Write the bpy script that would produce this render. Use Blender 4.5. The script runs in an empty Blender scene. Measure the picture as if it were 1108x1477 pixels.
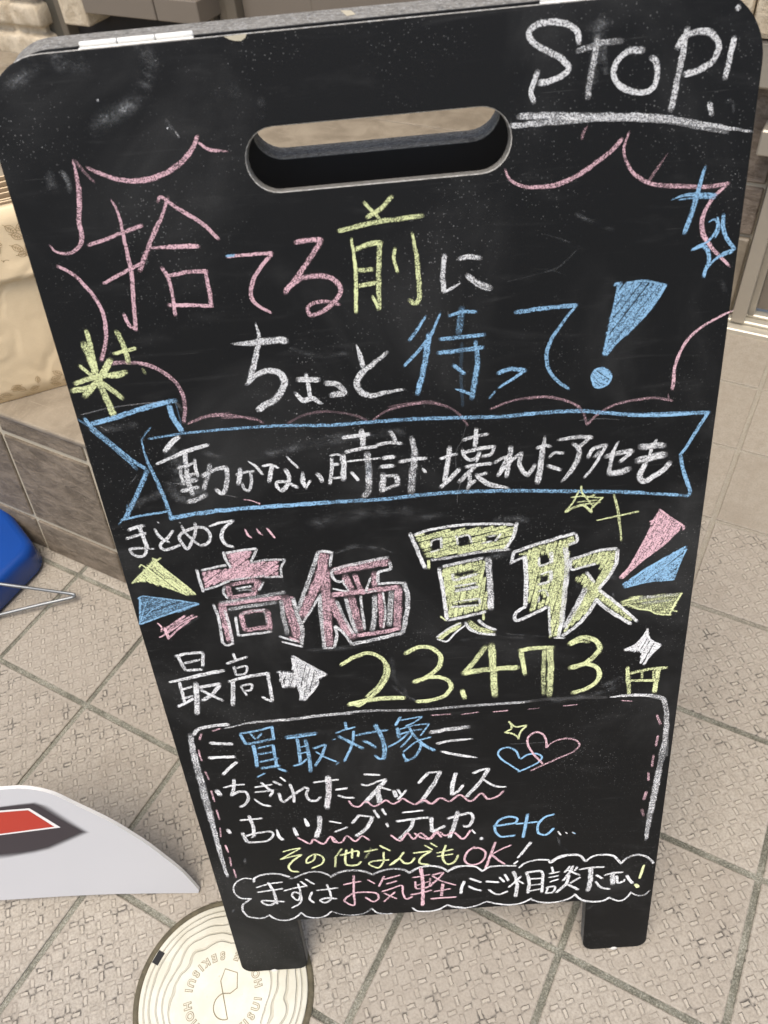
import bpy, bmesh, math, random
from mathutils import Vector, Matrix, noise

# ------------------------------------------------------------------ camera, light, exposure
scene = bpy.context.scene
COL = scene.collection
R = math.radians

cam_d = bpy.data.cameras.new('camera')
cam = bpy.data.objects.new('camera', cam_d)
COL.objects.link(cam)
RX = Vector((0.9962973505833008, -0.04069934477885029, -0.07573079000821165))
DN = Vector((-0.0811615074411503, -0.7358174974220395, -0.6722986093972291))
FW = Vector((-0.0283619274834368, 0.6759557484200722, -0.7363962433685312))
m = Matrix((RX, -DN, -FW)).transposed().to_4x4()
m.translation = Vector((0.0011006, -0.2808950, 1.1517805))
cam.matrix_world = m
cam_d.sensor_fit = 'VERTICAL'
cam_d.sensor_height = 36.0
cam_d.lens = 36.0 * 1185.73 / 1477.0
cam_d.clip_start = 0.02
cam_d.clip_end = 2000.0
cam_d.dof.use_dof = True
cam_d.dof.focus_distance = 0.86
cam_d.dof.aperture_fstop = 11.0
scene.camera = cam

SUN_EL, SUN_AZ = R(70), R(205)          # azimuth measured clockwise from +Y
world = bpy.data.worlds.new('World')
scene.world = world
world.use_nodes = True
wn = world.node_tree
wn.nodes.clear()
sky = wn.nodes.new('ShaderNodeTexSky')
sky.sky_type = 'NISHITA'
sky.sun_disc = False
sky.sun_elevation = SUN_EL
sky.sun_rotation = SUN_AZ
sky.air_density = 1.0
sky.dust_density = 4.0
sky.ozone_density = 0.6
bg = wn.nodes.new('ShaderNodeBackground')
bg.inputs['Strength'].default_value = 0.12
wo = wn.nodes.new('ShaderNodeOutputWorld')
wn.links.new(sky.outputs[0], bg.inputs[0])
wn.links.new(bg.outputs[0], wo.inputs[0])

sun_d = bpy.data.lights.new('sun', 'SUN')
sun_d.energy = 1.2
sun_d.angle = R(40)
sun_d.color = (1.0, 0.94, 0.85)
sun = bpy.data.objects.new('sun', sun_d)
COL.objects.link(sun)
sd = Vector((math.sin(SUN_AZ) * math.cos(SUN_EL), math.cos(SUN_AZ) * math.cos(SUN_EL), math.sin(SUN_EL)))
sun.rotation_euler = sd.to_track_quat('Z', 'Y').to_euler()
sun.location = sd * 5

scene.view_settings.view_transform = 'Standard'
scene.view_settings.look = 'None'
scene.view_settings.exposure = 0.85
scene.view_settings.gamma = 1.0
scene.view_settings.use_curve_mapping = False
scene.cycles.transparent_max_bounces = 48
scene.cycles.max_bounces = 8

# ------------------------------------------------------------------ helpers
random.seed(7)

def link_mesh(name, me, mats=None, parent=None):
    o = bpy.data.objects.new(name, me)
    COL.objects.link(o)
    if mats is not None:
        for mt in (mats if isinstance(mats, (list, tuple)) else [mats]):
            me.materials.append(mt)
    if parent is not None:
        o.parent = parent
    return o

def from_bm(name, bm, mats=None, parent=None, smooth=False):
    me = bpy.data.meshes.new(name)
    bm.normal_update()
    bm.to_mesh(me)
    bm.free()
    if smooth:
        for p in me.polygons:
            p.use_smooth = True
    return link_mesh(name, me, mats, parent)

def empty(name, loc=(0, 0, 0), rot=None):
    o = bpy.data.objects.new(name, None)
    COL.objects.link(o)
    o.empty_display_size = 0.05
    o.location = loc
    if rot is not None:
        o.rotation_euler = rot
    return o

def tag(o, label, cat, group=None):
    o['label'] = label
    o['category'] = cat
    if group:
        o['group'] = group
    return o

def structure(o):
    o['kind'] = 'structure'
    return o

def add_box(bm, x0, x1, y0, y1, z0, z1, bev=0.0, mi=0, seg=1):
    r = bmesh.ops.create_cube(bm, size=1.0)
    vs = r['verts']
    for v in vs:
        v.co = Vector((x0 + (v.co.x + .5) * (x1 - x0), y0 + (v.co.y + .5) * (y1 - y0), z0 + (v.co.z + .5) * (z1 - z0)))
    fs = list({f for v in vs for f in v.link_faces})
    for f in fs:
        f.material_index = mi
    if bev > 0:
        es = list({e for v in vs for e in v.link_edges})
        rr = bmesh.ops.bevel(bm, geom=es, offset=bev, segments=seg, affect='EDGES', profile=.5)
        for f in rr['faces']:
            f.material_index = mi
        return list({v for f in rr['faces'] for v in f.verts})
    return vs

def tube(bm, pts, r, seg=10, mi=0):
    pts = [Vector(p) for p in pts]
    rings = []
    for i, p in enumerate(pts):
        t = (pts[min(i + 1, len(pts) - 1)] - pts[max(i - 1, 0)]).normalized()
        u = t.cross(Vector((0, 0, 1)))
        if u.length < 1e-4:
            u = Vector((1, 0, 0))
        u.normalize()
        w = t.cross(u)
        rr = r[i] if isinstance(r, (list, tuple)) else r
        rings.append([bm.verts.new(p + (u * math.cos(k * 2 * math.pi / seg) + w * math.sin(k * 2 * math.pi / seg)) * rr) for k in range(seg)])
    for i in range(len(rings) - 1):
        for k in range(seg):
            f = bm.faces.new((rings[i][k], rings[i][(k + 1) % seg], rings[i + 1][(k + 1) % seg], rings[i + 1][k]))
            f.smooth = True
            f.material_index = mi
    for ring in (rings[0], list(reversed(rings[-1]))):
        try:
            bm.faces.new(ring).material_index = mi
        except ValueError:
            pass

def spline(pts, step):
    """centripetal Catmull-Rom through 2D points, resampled about every `step`."""
    P = [Vector(p) for p in pts]
    if len(P) == 2:
        n = max(2, int((P[1] - P[0]).length / step) + 1)
        return [P[0].lerp(P[1], i / n) for i in range(n + 1)]
    P = [P[0] * 2 - P[1]] + P + [P[-1] * 2 - P[-2]]
    out = []
    for i in range(1, len(P) - 2):
        p0, p1, p2, p3 = P[i - 1], P[i], P[i + 1], P[i + 2]
        t0 = 0.0
        t1 = t0 + max(1e-6, (p1 - p0).length) ** .5
        t2 = t1 + max(1e-6, (p2 - p1).length) ** .5
        t3 = t2 + max(1e-6, (p3 - p2).length) ** .5
        n = max(2, int((p2 - p1).length / step))
        for k in range(n):
            t = t1 + (t2 - t1) * k / n
            A1 = p0 * ((t1 - t) / (t1 - t0)) + p1 * ((t - t0) / (t1 - t0))
            A2 = p1 * ((t2 - t) / (t2 - t1)) + p2 * ((t - t1) / (t2 - t1))
            A3 = p2 * ((t3 - t) / (t3 - t2)) + p3 * ((t - t2) / (t3 - t2))
            B1 = A1 * ((t2 - t) / (t2 - t0)) + A2 * ((t - t0) / (t2 - t0))
            B2 = A2 * ((t3 - t) / (t3 - t1)) + A3 * ((t - t1) / (t3 - t1))
            out.append(B1 * ((t2 - t) / (t2 - t1)) + B2 * ((t - t1) / (t2 - t1)))
    out.append(P[-2])
    return out

# ------------------------------------------------------------------ node helpers
class NT:
    def __init__(self, name):
        self.m = bpy.data.materials.new(name)
        self.m.use_nodes = True
        self.t = self.m.node_tree
        self.t.nodes.clear()
        self.out = self.n('ShaderNodeOutputMaterial')
    def n(self, typ, **kw):
        nd = self.t.nodes.new(typ)
        for k, v in kw.items():
            setattr(nd, k, v)
        return nd
    def link(self, a, b):
        self.t.links.new(a, b)
    def put(self, sock, v):
        if isinstance(v, bpy.types.NodeSocket):
            self.link(v, sock)
        elif v is not None:
            sock.default_value = v
    def math(self, op, a, b=None, c=None, clamp=False):
        nd = self.n('ShaderNodeMath', operation=op, use_clamp=clamp)
        self.put(nd.inputs[0], a)
        if b is not None: self.put(nd.inputs[1], b)
        if c is not None: self.put(nd.inputs[2], c)
        return nd.outputs[0]
    def mix(self, fac, a, b):
        nd = self.n('ShaderNodeMix', data_type='RGBA')
        self.put(nd.inputs[0], fac)
        self.put(nd.inputs[6], a if isinstance(a, bpy.types.NodeSocket) else tuple(a) + (1,))
        self.put(nd.inputs[7], b if isinstance(b, bpy.types.NodeSocket) else tuple(b) + (1,))
        return nd.outputs[2]
    def sm(self, v, a, b, lo=0.0, hi=1.0):
        nd = self.n('ShaderNodeMapRange', interpolation_type='SMOOTHSTEP')
        self.put(nd.inputs[0], v); self.put(nd.inputs[1], a); self.put(nd.inputs[2], b)
        nd.inputs[3].default_value = lo; nd.inputs[4].default_value = hi
        return nd.outputs[0]
    def noise(self, vec, scale, detail=2.0, rough=.5, dist=0.0, dim='3D'):
        nd = self.n('ShaderNodeTexNoise', noise_dimensions=dim)
        if vec is not None: self.link(vec, nd.inputs['Vector'])
        nd.inputs['Scale'].default_value = scale
        nd.inputs['Detail'].default_value = detail
        nd.inputs['Roughness'].default_value = rough
        nd.inputs['Distortion'].default_value = dist
        return nd.outputs[0]
    def vor(self, vec, scale, out='Distance', feature='F1', rnd=1.0):
        nd = self.n('ShaderNodeTexVoronoi', feature=feature)
        self.link(vec, nd.inputs['Vector'])
        nd.inputs['Scale'].default_value = scale
        nd.inputs['Randomness'].default_value = rnd
        return nd.outputs[out]
    def obj(self):
        return self.n('ShaderNodeTexCoord').outputs['Object']
    def mapv(self, vec, scale=(1, 1, 1), rot=(0, 0, 0), loc=(0, 0, 0)):
        nd = self.n('ShaderNodeMapping')
        self.link(vec, nd.inputs[0])
        nd.inputs[1].default_value = loc; nd.inputs[2].default_value = rot; nd.inputs[3].default_value = scale
        return nd.outputs[0]
    def sep(self, vec):
        nd = self.n('ShaderNodeSeparateXYZ'); self.link(vec, nd.inputs[0])
        return nd.outputs
    def comb(self, x, y, z=0.0):
        nd = self.n('ShaderNodeCombineXYZ')
        self.put(nd.inputs[0], x); self.put(nd.inputs[1], y); self.put(nd.inputs[2], z)
        return nd.outputs[0]
    def bump(self, h, dist, strength=1.0, normal=None):
        nd = self.n('ShaderNodeBump')
        self.put(nd.inputs['Height'], h)
        nd.inputs['Distance'].default_value = dist
        nd.inputs['Strength'].default_value = strength
        if normal is not None: self.link(normal, nd.inputs['Normal'])
        return nd.outputs[0]
    def bsdf(self, col, rough=.6, normal=None, metal=0.0, spec=.5):
        nd = self.n('ShaderNodeBsdfPrincipled')
        self.put(nd.inputs['Base Color'], col if isinstance(col, bpy.types.NodeSocket) else tuple(col) + (1,))
        self.put(nd.inputs['Roughness'], rough)
        nd.inputs['Metallic'].default_value = metal
        nd.inputs['Specular IOR Level'].default_value = spec
        if normal is not None: self.link(normal, nd.inputs['Normal'])
        return nd
    def done(self, shader):
        self.link(shader if isinstance(shader, bpy.types.NodeSocket) else shader.outputs[0], self.out.inputs[0])
        return self.m

def simple(name, col, rough=.6, metal=0.0, spec=.5, var=.12, scale=40, bump=0.0, bscale=200):
    t = NT(name)
    v = t.obj()
    n = t.noise(v, scale, 4, .6)
    c = t.mix(n, [x * (1 - var) for x in col], [min(1, x * (1 + var)) for x in col])
    nor = t.bump(t.noise(v, bscale, 3, .6), bump) if bump > 0 else None
    return t.done(t.bsdf(c, rough, nor, metal, spec))
# ------------------------------------------------------------------ materials
def mat_floor_tile(name, ribs):
    """square porcelain paver; ribs: 6 x 6 crosses of raised bars at 45 degrees."""
    t = NT(name)
    o = t.obj()
    x, y, _ = t.sep(o)
    PIT = .2
    tx = t.math('DIVIDE', x, PIT); ty = t.math('DIVIDE', y, PIT)
    cell = t.comb(t.math('FLOOR', tx), t.math('FLOOR', ty))
    wn_ = t.n('ShaderNodeTexWhiteNoise', noise_dimensions='2D'); t.link(cell, wn_.inputs['Vector'])
    rnd = wn_.outputs['Value']
    fine = t.noise(o, 300, 6, .72)
    mid = t.noise(o, 70, 5, .65)
    big = t.noise(o, 9, 4, .6)
    base = t.mix(t.sm(mid, .3, .7), (.316, .283, .230), (.408, .371, .309))
    base = t.mix(t.math('MULTIPLY', t.sm(fine, .45, .70), .6), base, (.52, .455, .355))
    base = t.mix(t.math('MULTIPLY', t.sm(fine, .52, .33), .5), base, (.19, .16, .12))
    base = t.mix(t.math('MULTIPLY', rnd, .45), base, (.295, .256, .205))
    base = t.mix(t.math('MULTIPLY', t.sm(big, .52, .72), .35), base, (.25, .212, .165))
    h = t.math('MULTIPLY', fine, .10)
    rough = .62
    if ribs:
        fx = t.math('FRACT', tx); fy = t.math('FRACT', ty)
        def cellc(f):
            u = t.math('MULTIPLY', t.math('DIVIDE', t.math('SUBTRACT', f, .035), .93), 6.0)
            return t.math('SUBTRACT', t.math('FRACT', u), .5), t.math('FLOOR', u)
        ux, ix = cellc(fx); uy, iy = cellc(fy)
        p = t.math('MULTIPLY', t.math('ADD', ux, uy), .70711)
        q = t.math('MULTIPLY', t.math('SUBTRACT', ux, uy), .70711)
        wob = t.math('MULTIPLY', t.math('SUBTRACT', t.noise(o, 260, 2, .5), .5), .085)
        ap = t.math('ABSOLUTE', p); aq = t.math('ABSOLUTE', q)
        def bar(l, s):
            dl = t.math('SUBTRACT', t.math('ABSOLUTE', t.math('SUBTRACT', l, .33)), .165)
            ds = t.math('SUBTRACT', s, .072)
            return t.math('ADD', t.math('MAXIMUM', dl, ds), wob)
        d = t.math('MINIMUM', bar(ap, aq), bar(aq, ap))
        # signed distance in cells (1 cell = 31 mm)
        cid = t.comb(t.math('ADD', t.math('MULTIPLY', t.math('FLOOR', tx), 6.0), ix), t.math('ADD', t.math('MULTIPLY', t.math('FLOOR', ty), 6.0), iy),
                     t.math('ADD', t.math('GREATER_THAN', ap, aq), t.math('MULTIPLY', t.math('GREATER_THAN', t.math('ADD', p, q), 0.0), 2.0)))
        w3 = t.n('ShaderNodeTexWhiteNoise', noise_dimensions='3D'); t.link(cid, w3.inputs['Vector'])
        amp = t.math('MULTIPLY', t.math('ADD', .22, t.math('MULTIPLY', t.sm(w3.outputs['Value'], .05, .75), .78)), t.sm(t.noise(o, 45, 3, .6), .30, .55, .35, 1.0))
        inm = ap  # mask the outer tile margin
        top = t.sm(d, .012, -.022)
        topa = t.math('MULTIPLY', top, amp)
        moat = t.math('MULTIPLY', t.sm(d, .075, .012), t.math('SUBTRACT', 1.0, top))
        base = t.mix(t.math('MULTIPLY', topa, .42), base, (.54, .485, .39))
        base = t.mix(t.math('MULTIPLY', moat, t.math('MULTIPLY', t.sm(mid, .33, .66), .62)), base, (.15, .128, .098))
        grime = t.math('MULTIPLY', t.sm(t.noise(o, 48, 6, .75), .51, .59), t.sm(d, .12, .0))
        grime = t.math('MULTIPLY', grime, t.sm(t.noise(o, 6, 3, .6), .45, .56))
        base = t.mix(t.math('MULTIPLY', grime, t.math('MULTIPLY', t.math('SUBTRACT', 1.0, top), .9)), base, (.060, .054, .045))
        blot = t.sm(t.noise(o, 14, 6, .74), .50, .70)
        base = t.mix(t.math('MULTIPLY', blot, .30), base, (.225, .192, .148))
        h = t.math('ADD', h, t.math('ADD', topa, t.math('MULTIPLY', moat, -.18)))
    else:
        base = t.mix(t.math('MULTIPLY', t.sm(t.noise(t.mapv(o, (14, 3, 1)), 3, 4, .6), .5, .62), .25), base, (.30, .255, .20))
        base = t.mix(.32, base, (.22, .185, .13))
    # speckles
    sp = t.vor(o, 900)
    base = t.mix(t.math('MULTIPLY', t.sm(sp, .22, .12), .35), base, (.50, .45, .37))
    nor = t.bump(h, .0011 if ribs else .0003, 1.0)
    return t.done(t.bsdf(base, rough, nor, 0, .35))

def mat_grout():
    t = NT('grout')
    o = t.obj()
    y = t.sep(o)[1]
    f = t.sm(t.noise(o, 420, 5, .75), .36, .64)
    wear = t.sm(t.noise(o, 14, 5, .65), .38, .60)
    dk = t.mix(f, (.115, .113, .085), (.27, .262, .205))
    lt = t.mix(f, (.25, .242, .185), (.50, .485, .40))
    c = t.mix(t.math('MULTIPLY', wear, .8), dk, lt)
    c = t.mix(t.sm(y, .56, .64), c, t.mix(f, (.36, .32, .25), (.46, .42, .34)))
    return t.done(t.bsdf(c, .85, t.bump(f, .0008), 0, .2))

def mat_board():
    """matt chalkboard paint with ground-in chalk dust, wiped clouds and specks."""
    t = NT('chalkboard_paint')
    o = t.obj()
    n1 = t.noise(o, 5.5, 5, .62, .6)
    n2 = t.noise(t.mapv(o, (1, 4, 1), (0, 0, .5)), 14, 4, .6, .4)
    grain = t.noise(o, 900, 3, .6)
    wipe = t.noise(t.mapv(o, (1.2, 9, 1), (0, 0, .18)), 9, 5, .65, .8)
    haze = t.math('MULTIPLY', t.sm(n1, .46, .78), .34)
    haze = t.math('ADD', haze, t.math('MULTIPLY', t.sm(n2, .55, .8), .12))
    haze = t.math('ADD', haze, t.math('MULTIPLY', t.sm(wipe, .58, .82), .16))
    haze = t.math('MULTIPLY', haze, t.math('ADD', .35, t.math('MULTIPLY', grain, 1.3)))
    c = t.mix(t.math('MULTIPLY', haze, .19), (.0050, .0053, .0054), (.40, .40, .385))
    # specks of chalk dust
    den = t.sm(t.noise(o, 9, 3, .6), .42, .75)
    v = t.n('ShaderNodeTexVoronoi'); t.link(o, v.inputs['Vector']); v.inputs['Scale'].default_value = 400
    rr = t.sep(v.outputs['Color'])
    size = t.math('MULTIPLY', t.math('MULTIPLY', t.math('POWER', rr[0], 12.0), .22), t.math('ADD', .35, den))
    s1 = t.math('LESS_THAN', v.outputs['Distance'], size)
    v2 = t.n('ShaderNodeTexVoronoi'); t.link(o, v2.inputs['Vector']); v2.inputs['Scale'].default_value = 760
    r2 = t.sep(v2.outputs['Color'])
    s2 = t.math('MULTIPLY', t.math('LESS_THAN', v2.outputs['Distance'], t.math('MULTIPLY', t.math('POWER', r2[0], 6.0), .42)), den)
    c = t.mix(t.math('MULTIPLY', s1, t.math('ADD', .06, t.math('MULTIPLY', rr[1], .34))), c, (.62, .62, .60))
    c = t.mix(t.math('MULTIPLY', s2, .28), c, (.55, .55, .53))
    # fine scratches
    sc = t.noise(t.mapv(o, (3, 160, 1), (0, 0, .45)), 6, 2, .5)
    sc2 = t.noise(t.mapv(o, (3, 160, 1), (0, 0, -.35)), 6, 2, .5)
    s = t.math('ADD', t.sm(sc, .72, .78), t.sm(sc2, .73, .79))
    c = t.mix(t.math('MULTIPLY', s, .06), c, (.4, .4, .38))
    return t.done(t.bsdf(c, .55, t.bump(grain, .00012), 0, .18))

def mat_edge(name='raw_board_edge', k=1.0):
    t = NT(name)
    o = t.obj()
    n = t.noise(t.mapv(o, (60, 60, 400)), 4, 5, .7)
    f = t.noise(o, 500, 4, .7)
    c = t.mix(t.sm(n, .3, .7), (.090 * k, .086 * k, .077 * k), (.245 * k, .237 * k, .215 * k))
    c = t.mix(t.math('MULTIPLY', t.sm(f, .5, .75), .5), c, (.42 * k, .43 * k, .43 * k))
    c = t.mix(t.math('MULTIPLY', t.sm(t.noise(o, 120, 4, .7), .58, .68), .5), c, (.045 * k, .045 * k, .044 * k))
    return t.done(t.bsdf(c, .8, t.bump(f, .0004), 0, .15))

def mat_chalk():
    t = NT('chalk')
    o = t.obj()
    at = t.n('ShaderNodeAttribute', attribute_name='tint')
    uv = t.n('ShaderNodeUVMap', uv_map='UVMap')
    ux, uy, _ = t.sep(uv.outputs[0])
    press = at.outputs['Alpha']
    av = t.math('ABSOLUTE', t.math('SUBTRACT', t.math('MULTIPLY', uy, 2.0), 1.0))
    ed = t.noise(o, 1300, 3, .6)
    edge = t.sm(t.math('ADD', av, t.math('MULTIPLY', t.math('SUBTRACT', ed, .5), .55)), 1.0, .62)
    # grain of the board surface catching chalk
    g1 = t.noise(o, 1500, 2, .55)
    g2 = t.noise(o, 560, 3, .6)
    g = t.math('ADD', t.math('MULTIPLY', g1, .62), t.math('MULTIPLY', g2, .38))
    g = t.math('ADD', .5, t.math('MULTIPLY', t.math('SUBTRACT', g, .5), 2.3))
    # streaks along the stroke
    st = t.noise(t.comb(t.math('MULTIPLY', ux, .25), t.math('MULTIPLY', uy, 4.0)), 3.0, 3, .6)
    pr = t.math('ADD', press, t.math('MULTIPLY', t.math('SUBTRACT', st, .5), .55))
    pr = t.math('ADD', .70, t.math('MULTIPLY', t.math('SUBTRACT', pr, .71), 1.5))
    cov = t.math('MULTIPLY', pr, edge)
    thr = t.math('SUBTRACT', 1.0, t.math('MULTIPLY', cov, .72))
    a = t.sm(t.math('SUBTRACT', g, thr), -.20, .16)
    a = t.math('MULTIPLY', a, t.sm(cov, .0, .25))
    veil = t.math('MULTIPLY', t.math('MULTIPLY', edge, press), .34)
    a = t.math('MAXIMUM', a, veil)
    a = t.math('MULTIPLY', a, t.sm(press, .1, .75, .62, .97))
    d = t.n('ShaderNodeBsdfDiffuse'); t.link(at.outputs['Color'], d.inputs['Color']); d.inputs['Roughness'].default_value = 1
    t.link(t.bump(g, .0003), d.inputs['Normal'])
    tr = t.n('ShaderNodeBsdfTransparent')
    mx = t.n('ShaderNodeMixShader')
    t.link(a, mx.inputs[0]); t.link(tr.outputs[0], mx.inputs[1]); t.link(d.outputs[0], mx.inputs[2])
    return t.done(mx.outputs[0])

def mat_smear():
    t = NT('chalk_smear')
    o = t.obj()
    at = t.n('ShaderNodeAttribute', attribute_name='tint')
    uv = t.n('ShaderNodeUVMap', uv_map='UVMap')
    ux, uy, _ = t.sep(uv.outputs[0])
    uz = at.outputs['Alpha']
    av = t.math('ABSOLUTE', t.math('SUBTRACT', t.math('MULTIPLY', uy, 2.0), 1.0))
    cl = t.noise(t.mapv(o, (1, 1.8, 1), (0, 0, .6)), 38, 7, .74, .4)
    fi = t.noise(o, 650, 3, .6)
    edge = t.sm(t.math('ADD', av, t.math('MULTIPLY', t.math('SUBTRACT', cl, .5), 1.4)), 1.0, -.1)
    a = t.math('MULTIPLY', t.math('MULTIPLY', edge, t.math('MULTIPLY', uz, .70)), t.sm(cl, .38, .70))
    a = t.math('MULTIPLY', a, t.sm(fi, .34, .66, .25, 1.5))
    v = t.n('ShaderNodeTexVoronoi'); t.link(o, v.inputs['Vector']); v.inputs['Scale'].default_value = 560
    rr = t.sep(v.outputs['Color'])
    s = t.math('LESS_THAN', v.outputs['Distance'], t.math('MULTIPLY', t.math('POWER', rr[0], 3.0), .22))
    s = t.math('MULTIPLY', t.math('MULTIPLY', s, t.sm(edge, .1, .6)), t.math('MULTIPLY', t.sm(uz, .05, .3), .42))
    a = t.math('MAXIMUM', a, s)
    d = t.n('ShaderNodeBsdfDiffuse'); t.link(at.outputs['Color'], d.inputs['Color'])
    tr = t.n('ShaderNodeBsdfTransparent')
    mx = t.n('ShaderNodeMixShader')
    t.link(a, mx.inputs[0]); t.link(tr.outputs[0], mx.inputs[1]); t.link(d.outputs[0], mx.inputs[2])
    return t.done(mx.outputs[0])

def mat_print_soft():
    t = NT('printed_black_soft')
    at = t.n('ShaderNodeAttribute', attribute_name='ink')
    b = t.bsdf((.035, .028, .034), .35)
    tr = t.n('ShaderNodeBsdfTransparent')
    mx = t.n('ShaderNodeMixShader')
    t.link(t.sm(at.outputs['Fac'], 0.0, 1.0), mx.inputs[0]); t.link(tr.outputs[0], mx.inputs[1]); t.link(b.outputs[0], mx.inputs[2])
    return t.done(mx.outputs[0])

def mat_lid():
    """cream plastic inspection cover with moulded wavy contour grooves."""
    t = NT('cream_cover_plastic')
    o = t.obj()
    x, y, _ = t.sep(o)
    r = t.math('SQRT', t.math('ADD', t.math('MULTIPLY', x, x), t.math('MULTIPLY', y, y)))
    nz = t.noise(o, 22, 1.5, .45)
    rw = t.math('ADD', r, t.math('MULTIPLY', t.math('SUBTRACT', nz, .5), t.sm(r, .105, .050, .006, .040)))
    ph = t.math('FRACT', t.math('DIVIDE', rw, .0098))
    ln = t.math('ABSOLUTE', t.math('SUBTRACT', ph, .5))
    groove = t.sm(ln, .16, .05)
    zone = t.math('MULTIPLY', t.sm(rw, .0545, .0565), t.sm(r, .0985, .0965))
    groove = t.math('MULTIPLY', groove, zone)
    rim = t.sm(t.math('ABSOLUTE', t.math('SUBTRACT', r, .0998)), .0012, .0005)
    g = t.math('MAXIMUM', groove, rim)
    dirt = t.noise(o, 30, 5, .65)
    c = t.mix(t.sm(dirt, .35, .75), (.61, .585, .465), (.70, .68, .565))
    c = t.mix(t.math('MULTIPLY', g, .48), c, (.36, .325, .225))
    c = t.mix(t.math('MULTIPLY', t.sm(t.noise(o, 130, 4, .7), .66, .74), .5), c, (.35, .31, .2))
    return t.done(t.bsdf(c, .42, t.bump(t.math('SUBTRACT', 1.0, g), .0012), 0, .45))

def mat_split_stone(name, dark, light, sx=1.0):
    t = NT(name)
    o = t.obj()
    n = t.noise(t.mapv(o, (2, 2, 4)), 11, 8, .68, .35)
    f = t.noise(o, 330, 5, .7)
    vein = t.sm(t.math('ABSOLUTE', t.math('SUBTRACT', t.noise(t.mapv(o, (2, 2, 5)), 5, 5, .6, .5), .5)), .018, .004)
    c = t.mix(t.sm(n, .3, .72), dark, light)
    c = t.mix(t.math('MULTIPLY', t.sm(f, .5, .75), .35), c, [min(1, q * 1.45) for q in light])
    c = t.mix(t.math('MULTIPLY', vein, .25), c, [min(1, q * 1.5) for q in light])
    h = t.math('ADD', n, t.math('MULTIPLY', f, .12))
    return t.done(t.bsdf(c, .7, t.bump(h, .006), 0, .25))

def mat_kraft():
    t = NT('kraft_paper')
    o = t.obj()
    f = t.noise(t.mapv(o, (1, 1, 5)), 160, 4, .65)
    cr0 = t.noise(o, 8, 3, .5, .25)
    cr = t.math('ADD', t.math('MULTIPLY', t.sm(t.math('ABSOLUTE', t.math('SUBTRACT', t.noise(o, 7, 2, .5, .3), .5)), .0, .05), .16), cr0)
    c = t.mix(f, (.74, .58, .36), (.84, .68, .44))
    return t.done(t.bsdf(c, .62, t.bump(t.math('ADD', t.math('MULTIPLY', cr, 1.0), t.math('MULTIPLY', f, .02)), .0075), 0, .3))

M = {}
M['tile'] = mat_floor_tile('ribbed_floor_tile', True)
M['tile_smooth'] = mat_floor_tile('smooth_floor_tile', False)
M['grout'] = mat_grout()
M['board'] = mat_board()
M['edge'] = mat_edge()
M['edge_back'] = mat_edge('brightened_back_edge', 1.2)  # same edge colours scaled brighter, making up for weak skylight on the back panel
M['edge_rim'] = mat_edge('worn_edge', 2.1)
M['board_back'] = simple('dark_board_back', (.02, .02, .02), .6)
M['chalk'] = mat_chalk()
M['smear'] = mat_smear()
M['white_paint'] = simple('chipped_white_paint', (.82, .81, .76), .35, var=.05)
M['tape'] = simple('old_masking_tape', (.42, .38, .28), .7, var=.25, scale=300)
M['rubber'] = simple('pale_rubber', (.62, .60, .55), .5)
M['lid'] = mat_lid()
M['lid_plain'] = simple('cream_plastic', (.64, .605, .475), .45, var=.06)
M['groove'] = simple('brown_moulding_shade', (.24, .205, .125), .6, var=.2)  # brown that paints the shading along the edges of the raised letters
M['rust'] = simple('dirty_iron', (.10, .085, .05), .8, var=.6, scale=90, bump=.002, bscale=160)
M['black'] = simple('black_hole', (.012, .012, .012), .8)
M['panel_white'] = simple('white_sign_panel', (.51, .51, .515), .38, var=.03, scale=6)
M['panel_edge'] = simple('skylit_foam_edge', (.86, .85, .81), .6, var=.05)  # edge made paler than the greyer face to paint skylight on it
M['ink_red'] = simple('printed_red', (.42, .036, .020), .35, var=.04)
M['ink_white'] = simple('printed_white', (.74, .73, .70), .35, var=.03)
M['ink_soft'] = mat_print_soft()
M['riser'] = mat_split_stone('brown_split_face_tile', (.115, .092, .066), (.235, .192, .142))
M['wallstone'] = mat_split_stone('brown_wall_tile', (.12, .092, .068), (.27, .22, .17))
M['grout_wall'] = simple('pale_mortar', (.44, .39, .295), .85, var=.15, scale=120, bump=.001)
def mat_cap():
    t = NT('beige_stone_tile')
    o = t.obj()
    n = t.noise(o, 16, 6, .62, .5)
    f = t.noise(o, 260, 4, .7)
    c = t.mix(t.sm(n, .32, .7), (.215, .178, .128), (.325, .275, .203))
    c = t.mix(t.math('MULTIPLY', t.sm(f, .5, .75), .3), c, (.46, .40, .31))
    for ang in (.35, -.55, 1.2):
        s = t.noise(t.mapv(o, (2.2, 60, 2), (0, 0, ang)), 3.0, 2, .5, .3)
        c = t.mix(t.math('MULTIPLY', t.sm(s, .70, .76), .35), c, (.52, .46, .36))
    return t.done(t.bsdf(c, .5, t.bump(n, .0008), 0, .35))
M['capstone'] = mat_cap()
def mat_cast():
    t = NT('cream_cast_stone')
    o = t.obj()
    n = t.noise(o, 26, 6, .65, .2)
    f = t.noise(o, 190, 5, .72)
    c = t.mix(t.sm(n, .32, .68), (.52, .43, .30), (.72, .62, .46))
    c = t.mix(t.math('MULTIPLY', t.sm(f, .40, .33), .75), c, (.20, .16, .11))
    return t.done(t.bsdf(c, .8, t.bump(t.math('ADD', n, t.math('MULTIPLY', f, .35)), .008), 0, .2))
M['blockstone'] = mat_cast()
M['recess_shade'] = simple('painted_recess_shade', (.012, .010, .009), .7)
M['frame'] = simple('bronze_aluminium', (.16, .138, .105), .42, metal=.2, var=.05)
M['frame_light'] = simple('champagne_aluminium', (.40, .36, .29), .4, metal=.35, var=.06)
M['sill'] = simple('silver_sill', (.62, .58, .48), .38, metal=.5, var=.08)
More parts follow.
